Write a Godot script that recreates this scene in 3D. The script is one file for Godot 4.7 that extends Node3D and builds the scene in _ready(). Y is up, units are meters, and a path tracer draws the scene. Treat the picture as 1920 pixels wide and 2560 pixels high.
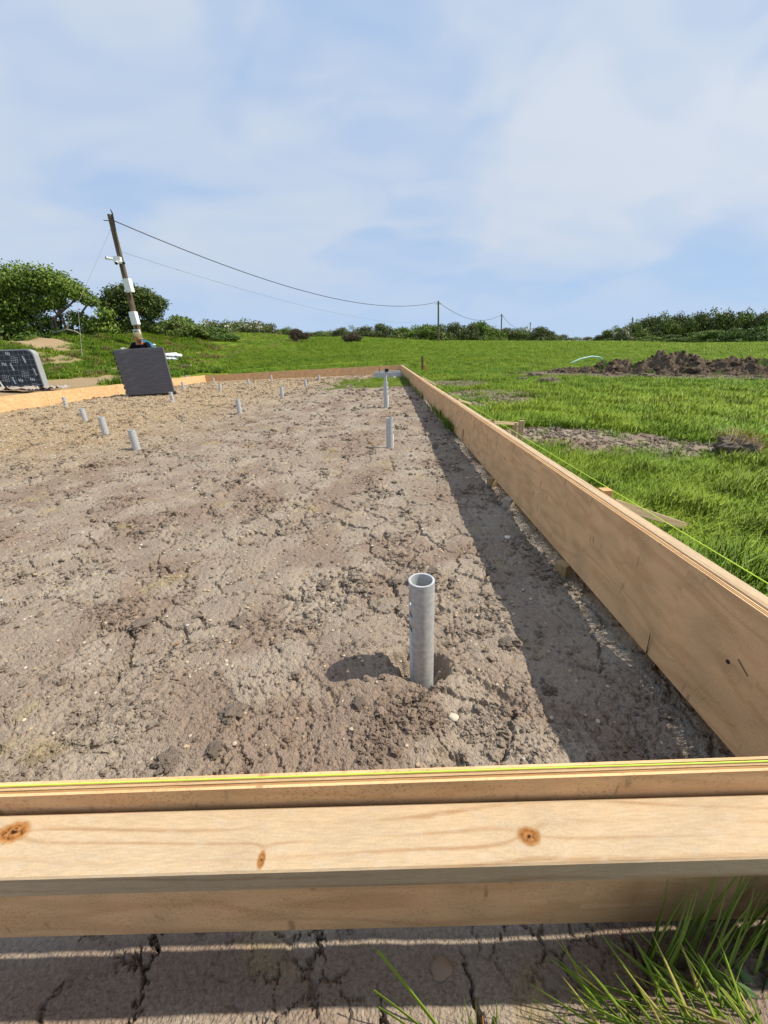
extends Node3D

# ------------------------------------------------------------------ globals
var rng := RandomNumberGenerator.new()
var n_low: FastNoiseLite
var n_mid: FastNoiseLite
var n_clod: FastNoiseLite
var n_fine: FastNoiseLite
var n_grit: FastNoiseLite
var n_cell: FastNoiseLite
var n_cell2: FastNoiseLite
var n_mask: FastNoiseLite
var n_plate: FastNoiseLite
var n_field: FastNoiseLite
var M := {}
var taken := {}

func noise(seed_: int, freq: float, oct: int = 1) -> FastNoiseLite:
	var n := FastNoiseLite.new()
	n.seed = seed_
	n.frequency = freq
	n.noise_type = FastNoiseLite.TYPE_SIMPLEX_SMOOTH
	if oct > 1:
		n.fractal_type = FastNoiseLite.FRACTAL_FBM
		n.fractal_octaves = oct
	else:
		n.fractal_type = FastNoiseLite.FRACTAL_NONE
	return n

func cell_noise(seed_: int, freq: float, warp: float) -> FastNoiseLite:
	var n := FastNoiseLite.new()
	n.seed = seed_
	n.frequency = freq
	n.noise_type = FastNoiseLite.TYPE_CELLULAR
	n.fractal_type = FastNoiseLite.FRACTAL_NONE
	n.cellular_return_type = FastNoiseLite.RETURN_DISTANCE2_SUB
	n.cellular_distance_function = FastNoiseLite.DISTANCE_EUCLIDEAN
	n.cellular_jitter = 1.0
	n.domain_warp_enabled = true
	n.domain_warp_type = FastNoiseLite.DOMAIN_WARP_SIMPLEX
	n.domain_warp_amplitude = warp
	n.domain_warp_frequency = freq * 2.2
	n.domain_warp_fractal_type = FastNoiseLite.DOMAIN_WARP_FRACTAL_PROGRESSIVE
	n.domain_warp_fractal_octaves = 3
	return n

# ------------------------------------------------------------------ scene-tree helpers
func numbered(called: String) -> String:
	if not taken.has(called):
		taken[called] = 0
		return called
	taken[called] += 1
	return "%s_%03d" % [called, taken[called]]

func tag(o: Node, label: String, category: String, group: String = "", kind: String = "") -> void:
	o.set_meta("label", label)
	if category != "":
		o.set_meta("category", category)
	if group != "":
		o.set_meta("group", group)
	if kind != "":
		o.set_meta("kind", kind)

func thing(called: String, label: String, category: String, at: Vector3 = Vector3.ZERO, group: String = "") -> Node3D:
	var o := Node3D.new()
	o.name = numbered(called)
	add_child(o)
	o.position = at
	tag(o, label, category, group)
	return o

func put(called: String, mesh: Mesh, mat: Material, parent: Node = null) -> MeshInstance3D:
	var o := MeshInstance3D.new()
	o.mesh = mesh
	o.material_override = mat
	if parent == null:
		o.name = numbered(called)
		add_child(o)
	else:
		o.name = called
		parent.add_child(o, true)
	return o

func copy_of(o: Node3D, at: Vector3, label: String = "") -> Node3D:
	var base_name := String(o.name)
	var cut := base_name.rfind("_")
	if cut > 0 and base_name.substr(cut + 1).is_valid_int():
		base_name = base_name.substr(0, cut)
	var c: Node3D = o.duplicate()
	c.name = numbered(base_name)
	add_child(c)
	c.position = at
	if label != "":
		c.set_meta("label", label)
	return c

func arr_mesh(v: PackedVector3Array, nn: PackedVector3Array, c: PackedColorArray, uv: PackedVector2Array, idx: PackedInt32Array) -> ArrayMesh:
	var a := []
	a.resize(Mesh.ARRAY_MAX)
	a[Mesh.ARRAY_VERTEX] = v
	if nn.size() > 0:
		a[Mesh.ARRAY_NORMAL] = nn
	if c.size() > 0:
		a[Mesh.ARRAY_COLOR] = c
	if uv.size() > 0:
		a[Mesh.ARRAY_TEX_UV] = uv
	if idx.size() > 0:
		a[Mesh.ARRAY_INDEX] = idx
	var m := ArrayMesh.new()
	m.add_surface_from_arrays(Mesh.PRIMITIVE_TRIANGLES, a)
	return m

# ------------------------------------------------------------------ shape helpers (SurfaceTool)
func st_new() -> SurfaceTool:
	var st := SurfaceTool.new()
	st.begin(Mesh.PRIMITIVE_TRIANGLES)
	return st

func quad(st: SurfaceTool, a: Vector3, b: Vector3, c: Vector3, d: Vector3, ua: Vector2, ub: Vector2, uc: Vector2, ud: Vector2) -> void:
	# a b c d run clockwise seen from the front
	var n := (c - a).cross(b - a).normalized()
	var ps := [a, b, c, a, c, d]
	var us := [ua, ub, uc, ua, uc, ud]
	for i in 6:
		st.set_normal(n)
		st.set_uv(us[i])
		st.add_vertex(ps[i])

# a bar from p0 to p1, w across (along side), h along up, chamfered edges; u runs along the length in metres, v round the section in metres
func bar(st: SurfaceTool, p0: Vector3, p1: Vector3, w: float, h: float, up: Vector3 = Vector3.UP, ch: float = 0.002, u0: float = 0.0, v0: float = 0.0) -> void:
	var dir := (p1 - p0).normalized()
	var side := dir.cross(up).normalized()
	var u := side.cross(dir).normalized()
	var hw := w * 0.5
	var hh := h * 0.5
	var pr := [Vector2(-hw + ch, hh), Vector2(hw - ch, hh), Vector2(hw, hh - ch), Vector2(hw, -hh + ch), Vector2(hw - ch, -hh), Vector2(-hw + ch, -hh), Vector2(-hw, -hh + ch), Vector2(-hw, hh - ch)]
	var L := (p1 - p0).length()
	var acc := v0
	for i in 8:
		var a: Vector2 = pr[i]
		var b: Vector2 = pr[(i + 1) % 8]
		var e := (b - a).length()
		var A := p0 + side * a.x + u * a.y
		var B := p0 + side * b.x + u * b.y
		var C := p1 + side * b.x + u * b.y
		var Dd := p1 + side * a.x + u * a.y
		quad(st, A, Dd, C, B, Vector2(u0, acc), Vector2(u0 + L, acc), Vector2(u0 + L, acc + e), Vector2(u0, acc + e))
		acc += e
	for s in 2:
		var base: Vector3 = p0 if s == 0 else p1
		var n := -dir if s == 0 else dir
		for i in range(1, 7):
			var tri := [pr[0], pr[i], pr[i + 1]] if s == 0 else [pr[0], pr[i + 1], pr[i]]
			for q in tri:
				st.set_normal(n)
				st.set_uv(Vector2(q.x * 0.3, q.y + 0.02))
				st.add_vertex(base + side * q.x + u * q.y)

func tube(st: SurfaceTool, pts: Array, radii: Array, sides: int = 8, cap: bool = true) -> void:
	var rings := []
	var ref := Vector3.UP
	var L := 0.0
	for i in pts.size():
		var p: Vector3 = pts[i]
		var d: Vector3
		if i == 0:
			d = pts[1] - p
		elif i == pts.size() - 1:
			d = p - pts[i - 1]
		else:
			d = pts[i + 1] - pts[i - 1]
		d = d.normalized()
		if i == 0 and absf(d.y) > 0.9:
			ref = Vector3.RIGHT
		var s := d.cross(ref).normalized()
		var t := s.cross(d).normalized()
		ref = t
		if i > 0:
			L += (p - pts[i - 1]).length()
		var ring := []
		for k in sides:
			var an := TAU * k / sides
			ring.append([s * cos(an) + t * sin(an), L])
		rings.append(ring)
	for i in pts.size() - 1:
		for k in sides:
			var k2 := (k + 1) % sides
			var quadv := [[i, k], [i, k2], [i + 1, k2], [i, k], [i + 1, k2], [i + 1, k]]
			for q in quadv:
				var rr: Array = rings[q[0]][q[1]]
				var n: Vector3 = rr[0]
				st.set_normal(n)
				st.set_uv(Vector2(float(q[1]) / sides, rr[1]))
				st.add_vertex(pts[q[0]] + n * radii[q[0]])
	if cap:
		for e in [0, pts.size() - 1]:
			var n2: Vector3 = (pts[1] - pts[0]).normalized() * -1.0 if e == 0 else (pts[e] - pts[e - 1]).normalized()
			for k in range(1, sides - 1):
				var o3 := [0, k, k + 1] if e != 0 else [0, k + 1, k]
				for q in o3:
					st.set_normal(n2)
					st.set_uv(Vector2(0, 0))
					st.add_vertex(pts[e] + rings[e][q][0] * radii[e])

func box(st: SurfaceTool, c: Vector3, s: Vector3, b: Basis = Basis.IDENTITY, ch: float = 0.003) -> void:
	bar(st, c - b.z * s.z * 0.5, c + b.z * s.z * 0.5, s.x, s.y, b.y, ch)

func wire(a: Vector3, b: Vector3, sag: float, r: float, n: int = 24) -> Mesh:
	var pts := []
	var rad := []
	for i in n + 1:
		var t := float(i) / n
		pts.append(a.lerp(b, t) - Vector3(0, sag * 4.0 * t * (1.0 - t), 0))
		rad.append(r)
	var st := st_new()
	tube(st, pts, rad, 5)
	return st.commit()

# ------------------------------------------------------------------ terrain
var TH := [-180.0, -60.0, -38.0, -23.0, -11.0, -3.0, 8.0, 16.5, 31.0, 37.0, 48.0, 180.0]
var TS := [0.0, 0.2, 0.2, 0.13, 0.066, 0.062, 0.041, 0.028, 0.0125, 0.003, 0.0, 0.0]
var TD0 := [15.0, 15.0, 17.0, 18.0, 17.0, 17.0, 17.0, 20.0, 25.0, 30.0, 40.0, 40.0]
var TDC := [24.0, 24.0, 26.0, 35.0, 60.0, 58.0, 58.0, 75.0, 90.0, 95.0, 95.0, 95.0]
var GZ := [-0.3, 0.3, 0.6, 1.0, 2.5, 4.0, 7.0, 9.0, 12.0, 16.0]
var GRT := [-0.1, -0.09, -0.085, -0.08, -0.05, -0.02, 0.03, 0.05, 0.06, 0.07]
var GLT := [-0.1, -0.09, -0.085, -0.08, -0.06, -0.05, -0.03, -0.03, -0.02, 0.0]

func interp(x: float, xs: Array, ys: Array) -> float:
	if x <= xs[0]:
		return ys[0]
	for i in range(1, xs.size()):
		if x <= xs[i]:
			return lerpf(ys[i - 1], ys[i], (x - xs[i - 1]) / (xs[i] - xs[i - 1]))
	return ys[ys.size() - 1]

func land(x: float, z: float) -> float:
	var th := rad_to_deg(atan2(x, -z))
	var d := sqrt(x * x + z * z)
	var s := interp(th, TH, TS)
	var d0 := interp(th, TH, TD0)
	var dc := interp(th, TH, TDC)
	var t := (d - d0) / 3.0
	var r := 0.0
	if t > 20.0:
		r = s * (d - d0)
	elif t > -12.0:
		r = s * 3.0 * log(1.0 + exp(t))
	var m := s * (dc - d0)
	r = minf(r, m) - 0.02 * maxf(0.0, d - dc)
	var base := 0.06 - 0.05 * smoothstep(4.5, 1.5, d) - 0.12 * smoothstep(0.2, -0.6, -z) * smoothstep(1.2, 0.8, x)
	return base + r

func pad_base(x: float, z: float) -> float:
	var a := clampf((x + 7.9) / 8.7, 0.0, 1.0)
	return lerpf(interp(-z, GZ, GLT), interp(-z, GZ, GRT), a)

func left_edge(z: float) -> float:
	# x of the inner face of the formwork along the left side
	return interp(-z, [0.0, 6.0, 9.66, 11.75, 13.2, 15.93], [-8.4, -8.25, -7.95, -7.62, -7.30, -6.76])

func in_pad(x: float, z: float, grow: float = 0.0) -> bool:
	return x < 0.86 + grow and x > left_edge(z) - 0.02 - grow and z < -0.36 + grow and z > -15.95 - grow

func dirt(x: float, z: float) -> float:
	# 0 = turf, 1 = bare soil, for the land outside the formwork
	var d := 0.0
	for e in [[2.1, -3.72, 1.1, 0.55, 0.66, 1.0], [1.95, -7.3, 1.1, 1.5, 0.2, 0.85], [1.8, -10.2, 1.1, 1.0, 0.0, 0.82], [7.9, -10.6, 4.2, 1.5, 0.78, 1.0], [5.2, -12.2, 1.3, 0.6, 0.5, 0.85], [4.0, -4.4, 1.2, 0.2, 0.5, 0.8], [5.2, -3.4, 1.4, 0.25, 0.4, 0.8], [3.4, -6.0, 1.3, 0.3, 0.4, 0.5], [-9.4, -10.2, 1.1, 4.6, 0.12, 1.0], [-13.3, -16.4, 1.5, 1.5, 0.6, 0.8], [-9.4, -16.0, 1.2, 1.1, 0.0, 0.6], [-17.0, -20.6, 4.0, 1.3, 0.6, 1.0], [-10.0, -3.0, 2.0, 6.0, 0.0, 1.0], [1.15, -0.9, 0.12, 0.8, 0.0, 0.4]]:
		var dx: float = x - e[0]
		var dz: float = z - e[1]
		var c := cos(e[4])
		var s := sin(e[4])
		var a: float = (dx * c + dz * s) / e[2]
		var b: float = (-dx * s + dz * c) / e[3]
		var q: float = sqrt(a * a + b * b)
		d = maxf(d, e[5] * smoothstep(1.25, 0.75, q))
	if z > -0.36 and x < 1.0:
		d = maxf(d, smoothstep(0.9, 0.6, x))
	return clampf(d + (n_mask.get_noise_2d(x * 2.2, z * 2.2) * 0.55 + n_mid.get_noise_2d(x * 1.6, z * 1.6) * 0.40) * (1.0 if d > 0.05 else 0.0), 0.0, 1.0)

# soil relief and colour --------------------------------------------------
func crack(x: float, z: float, strength: float) -> float:
	var a := n_cell.get_noise_2d(x, z) + 1.0
	var b := n_cell2.get_noise_2d(x, z) + 1.0
	var m := smoothstep(-0.35, 0.25, n_mask.get_noise_2d(x * 1.3 + 40.0, z * 1.3))
	var m2 := smoothstep(-0.1, 0.4, n_mask.get_noise_2d(x * 2.0 - 70.0, z * 2.0))
	var w := 0.026 + 0.040 * m
	var c := smoothstep(w, w * 0.25, a) * (0.25 + 0.75 * m) * 0.026
	c += smoothstep(0.085, 0.02, b) * (0.15 + 0.85 * m2) * 0.010
	return c * strength

func soil_relief(x: float, z: float, far: float) -> float:
	var mid := n_mid.get_noise_2d(x, z)
	var rough := smoothstep(0.0, 0.5, n_low.get_noise_2d(x * 2.4 + 11.0, z * 2.4)) * (0.55 + 0.45 * smoothstep(-0.2, 0.4, n_mid.get_noise_2d(x * 1.5, z * 1.5)))
	rough *= 1.0 - 0.75 * exp(-(pow(x - 0.15, 2.0) + pow(z + 0.85, 2.0)) / 0.10)
	var cl := n_clod.get_noise_2d(x, z)
	var y := mid * 0.016
	y += (absf(cl) * 0.034 - 0.006) * (0.10 + 0.90 * rough)
	var fi := n_fine.get_noise_2d(x, z)
	y += fi * (0.0015 + 0.0060 * rough) * smoothstep(7.0, 2.5, -z)
	if z > -1.8:
		y += n_grit.get_noise_2d(x, z) * (0.0006 + 0.0020 * rough) * smoothstep(1.8, 0.8, -z)
	y += n_plate.get_noise_2d(x, z) * 0.0045 * (1.0 - rough)
	y -= 0.006 * smoothstep(0.30, 0.55, n_clod.get_noise_2d(x * 1.7 + 30.0, z * 1.7)) * (1.0 - 0.5 * rough)
	y -= crack(x, z, 1.0 - 0.50 * rough) * (1.0 - far)
	return y

func soil_color(x: float, z: float, gravel: float) -> Color:
	var a := n_low.get_noise_2d(x * 1.7 - 33.0, z * 1.7)
	var b := n_mid.get_noise_2d(x * 0.8 + 17.0, z * 0.8)
	var yel := smoothstep(0.42, 0.62, n_low.get_noise_2d(x * 4.0 + 71.0, z * 4.0 - 20.0))
	var c := Color(0.325, 0.274, 0.225).lerp(Color(0.278, 0.218, 0.176), smoothstep(-0.25, 0.35, a))
	c = c.lerp(Color(0.385, 0.335, 0.278), smoothstep(0.0, 0.5, b) * 0.75)
	c = c.lerp(Color(0.350, 0.285, 0.155), yel * 0.5)
	c = c.lerp(Color(0.40, 0.30, 0.17), gravel * 0.65)
	var g := 1.0 + 0.16 * n_fine.get_noise_2d(x * 1.3 + 5.0, z * 1.3) + 0.14 * n_grit.get_noise_2d(x + 3.0, z)
	return Color(c.r * g, c.g * g, c.b * g)

func gravel_zone(x: float, z: float) -> float:
	var d := -z
	return clampf(smoothstep(-1.6, -4.5, x + 0.25 * (d - 5.0) * -0.4) * smoothstep(2.5, 5.5, d) + smoothstep(10.0, 14.0, d) * 0.5, 0.0, 1.0)

func pad_y(x: float, z: float) -> float:
	var d := -z
	var far := smoothstep(5.0, 9.0, d)
	var y := pad_base(x, z) + soil_relief(x, z, far) * (1.0 + 0.35 * far)
	# the hole round the near post
	var dx := x - 0.105
	var dz := z + 1.028
	var r := sqrt(dx * dx * 0.65 + dz * dz) + n_clod.get_noise_2d(x * 1.2, z * 1.2) * 0.020
	y -= 0.085 * smoothstep(0.088, 0.046, r)
	y += 0.010 * smoothstep(0.16, 0.10, r) * smoothstep(0.07, 0.10, r)
	y += 0.040 * exp(-pow((x + 0.10) / 0.16, 2.0) - pow((z + 1.06) / 0.13, 2.0))  # added swell left of the post, raised so its cast shadow ends sooner
	return y

func grid_normals(v: PackedVector3Array, cols: int, rows: int) -> PackedVector3Array:
	var nn := PackedVector3Array()
	nn.resize(v.size())
	for j in rows:
		var ja := maxi(j - 1, 0) * cols
		var jb := mini(j + 1, rows - 1) * cols
		var j0 := j * cols
		for i in cols:
			var dx := v[j0 + mini(i + 1, cols - 1)] - v[j0 + maxi(i - 1, 0)]
			var dz := v[jb + i] - v[ja + i]
			var n := dx.cross(dz)
			if n.y < 0.0:
				n = -n
			nn[j0 + i] = n.normalized()
	return nn

func grid_index(cols: int, rows: int) -> PackedInt32Array:
	var idx := PackedInt32Array()
	idx.resize((cols - 1) * (rows - 1) * 6)
	var k := 0
	for j in rows - 1:
		for i in cols - 1:
			var a := j * cols + i
			idx[k] = a
			idx[k + 1] = a + cols
			if (i + j) % 2 == 0:
				idx[k + 2] = a + 1
				idx[k + 3] = a + 1
				idx[k + 4] = a + cols
				idx[k + 5] = a + cols + 1
			else:
				idx[k + 2] = a + cols + 1
				idx[k + 3] = a
				idx[k + 4] = a + cols + 1
				idx[k + 5] = a + 1
			k += 6
	return idx

func build_pad() -> void:
	var zs := PackedFloat64Array()
	var d := 0.372
	while d < 16.2:
		zs.append(-d)
		d += 0.0028 + 0.0034 * maxf(d - 0.4, 0.0)
	var cols := 640
	var rows := zs.size()
	var v := PackedVector3Array()
	var c := PackedColorArray()
	v.resize(cols * rows)
	c.resize(cols * rows)
	var k := 0
	for j in rows:
		var z := zs[j]
		var lo := maxf(-8.6, -(0.75 + 1.15 * -z))
		for i in cols:
			var x := lerpf(lo, 0.93, float(i) / (cols - 1))
			v[k] = Vector3(x, pad_y(x, z), z)
			c[k] = soil_color(x, z, gravel_zone(x, z))
			k += 1
	var o := put("soil_ground", arr_mesh(v, grid_normals(v, cols, rows), c, PackedVector2Array(), grid_index(cols, rows)), M.soil)
	tag(o, "bare cracked clay soil inside the timber formwork", "", "", "structure")
	# strip in front of the formwork, at the photographer's feet
	var cols2 := 640
	var rows2 := 130
	v = PackedVector3Array()
	c = PackedColorArray()
	v.resize(cols2 * rows2)
	c.resize(cols2 * rows2)
	k = 0
	for j in rows2:
		var z := 0.024 - 0.0034 * j
		for i in cols2:
			var x := -0.95 + 1.9 * i / (cols2 - 1.0)
			v[k] = Vector3(x, front_y(x, z), z)
			var q := soil_color(x, z, 0.0)
			c[k] = q
			k += 1
	o = put("soil_ground", arr_mesh(v, grid_normals(v, cols2, rows2), c, PackedVector2Array(), grid_index(cols2, rows2)), M.soil)
	tag(o, "cracked clay soil in front of the nearest board", "", "", "structure")

func front_y(x: float, z: float) -> float:
	var a := n_cell.get_noise_2d(x * 0.8 + 3.1, z * 0.8 + 1.7) + 1.0
	var b := n_cell2.get_noise_2d(x + 5.0, z) + 1.0
	var y := -0.080 + n_mid.get_noise_2d(x + 9.0, z) * 0.010 + n_clod.get_noise_2d(x, z) * 0.004
	y += n_fine.get_noise_2d(x, z) * 0.0016 + n_grit.get_noise_2d(x, z) * 0.0009
	y -= smoothstep(0.036, 0.010, a) * 0.024 * smoothstep(-0.5, 0.1, n_mask.get_noise_2d(x * 2.5 + 4.0, z * 2.5))
	y -= smoothstep(0.07, 0.015, b) * 0.010 * smoothstep(-0.2, 0.3, n_mask.get_noise_2d(x * 2.0, z * 2.0))
	return y + 0.02 * smoothstep(0.25, 0.6, x)

func build_field() -> void:
	var xs := PackedFloat64Array()
	var q := -320.0
	var left := []
	var x := -7.0
	var st := 0.16
	while x > -330.0:
		left.append(x)
		x -= st
		st *= 1.035
	left.reverse()
	for e in left:
		xs.append(e)
	x = -6.0
	while x < 0.5:
		xs.append(x)
		x += 0.8
	for e in [0.80, 0.87, 0.92]:
		xs.append(e)
	x = 0.94
	st = 0.045
	while x < 330.0:
		xs.append(x)
		x += st
		st *= 1.017
	var zs := PackedFloat64Array()
	var z := 25.0
	while z > 1.0:
		zs.append(z)
		z -= 2.0
	z = 0.5
	st = 0.05
	while z > -430.0:
		zs.append(z)
		z -= st
		st = 0.05 + 0.013 * absf(z)
	var cols := xs.size()
	var rows := zs.size()
	var v := PackedVector3Array()
	var c := PackedColorArray()
	v.resize(cols * rows)
	c.resize(cols * rows)
	var k := 0
	for j in rows:
		z = zs[j]
		for i in cols:
			x = xs[i]
			var y := land(x, z)
			var near := x * x + z * z < 900.0
			var dd := dirt(x, z) if near else 0.0
			var g1 := n_field.get_noise_2d(x * 0.5, z * 0.5)
			var g2 := n_mid.get_noise_2d(x * 0.6, z * 0.6)
			var col := Color(0.140, 0.225, 0.024).lerp(Color(0.250, 0.320, 0.040), smoothstep(-0.4, 0.5, g1))
			col = col.lerp(Color(0.105, 0.170, 0.024), smoothstep(0.0, 0.6, g2) * 0.5)
			if dd > 0.0:
				var sc := soil_color(x, z, 0.1)
				if x < -8.0:
					sc = sc.lerp(Color(0.36, 0.265, 0.15), 0.75)
				col = col.lerp(sc, smoothstep(0.35, 0.6, dd))
				y += dd * (absf(n_clod.get_noise_2d(x * 0.8, z * 0.8)) * 0.05 + n_fine.get_noise_2d(x * 0.5, z * 0.5) * 0.012)
			elif near:
				y += n_mid.get_noise_2d(x * 0.7, z * 0.7) * 0.02
			if x < -8.0 and near:
				y += n_low.get_noise_2d(x * 0.9, z * 0.9) * 0.22 * smoothstep(-9.0, -12.0, x)
			if x < 0.93 and x > left_edge(z) - 0.30 and z < -0.30 and z > -16.0:
				col = soil_color(x, z, 0.0)
			if (x < 0.93 and x > left_edge(z) - 0.26 and z < -0.36 and z > -15.97) or (z > -0.42 and z < 0.06 and absf(x) < 0.93):
				y = -0.22
			v[k] = Vector3(x, y, z)
			c[k] = col
			k += 1
	var o := put("field_ground", arr_mesh(v, grid_normals(v, cols, rows), c, PackedVector2Array(), grid_index(cols, rows)), M.ground)
	tag(o, "green field with bare earth patches rising to the hedges", "", "", "structure")

# ------------------------------------------------------------------ scatter
func lump(seed_: int, flat: float, rough: float, N: int = 3) -> ArrayMesh:
	# an irregular stone or clod, radius about 1: a cube-sphere of 6 x 3 x 3 faces
	var nz := noise(seed_, 0.55, 2)
	var nz2 := noise(seed_ + 7, 1.7, 1)
	var st := st_new()
	st.set_smooth_group(0 if rough < 0.3 or N > 5 else -1)
	var nz3 := noise(seed_ + 9, 4.5, 2)
	for f in 6:
		var ax := Vector3(1, 0, 0)
		var bx := Vector3(0, 1, 0)
		var cx := Vector3(0, 0, 1)
		match f:
			0: pass
			1: cx = -cx; ax = -ax
			2: ax = Vector3(0, 0, 1); cx = Vector3(-1, 0, 0)
			3: ax = Vector3(0, 0, -1); cx = Vector3(1, 0, 0)
			4: bx = Vector3(0, 0, -1); cx = Vector3(0, 1, 0)
			5: bx = Vector3(0, 0, 1); cx = Vector3(0, -1, 0)
		for i in N:
			for j in N:
				var p := []
				for o in [[0, 0], [0, 1], [1, 1], [1, 0]]:
					var w: Vector3 = cx + ax * ((i + o[0]) * 2.0 / N - 1.0) + bx * ((j + o[1]) * 2.0 / N - 1.0)
					w = w.normalized()
					var r := 1.0 + rough * nz.get_noise_3dv(w * 2.0) + rough * 0.5 * nz2.get_noise_3dv(w * 2.0) + (0.16 * nz3.get_noise_3dv(w * 2.0) if N > 5 else 0.0)
					p.append(Vector3(w.x * r * 1.15, w.y * r * flat, w.z * r))
				for t in [0, 1, 2, 0, 2, 3]:
					st.add_vertex(p[t])
	st.index()
	st.generate_normals()
	return st.commit()

func multi(called: String, mesh: Mesh, mat: Material, buf: PackedFloat32Array, parent: Node = null) -> MultiMeshInstance3D:
	var mm := MultiMesh.new()
	mm.transform_format = MultiMesh.TRANSFORM_3D
	mm.use_colors = true
	mm.mesh = mesh
	mm.instance_count = buf.size() / 16
	mm.buffer = buf
	var o := MultiMeshInstance3D.new()
	o.multimesh = mm
	o.material_override = mat
	if parent == null:
		o.name = numbered(called)
		add_child(o)
	else:
		o.name = called
		parent.add_child(o, true)
	return o

func push(buf: PackedFloat32Array, b: Basis, p: Vector3, c: Color) -> void:
	buf.append_array([b.x.x, b.y.x, b.z.x, p.x, b.x.y, b.y.y, b.z.y, p.y, b.x.z, b.y.z, b.z.z, p.z, c.r, c.g, c.b, 1.0])

func turned(s: Vector3) -> Basis:
	return Basis(Vector3.UP, rng.randf() * TAU) * Basis(Vector3.RIGHT, rng.randf_range(-0.5, 0.5)) * Basis.from_scale(s)

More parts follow.
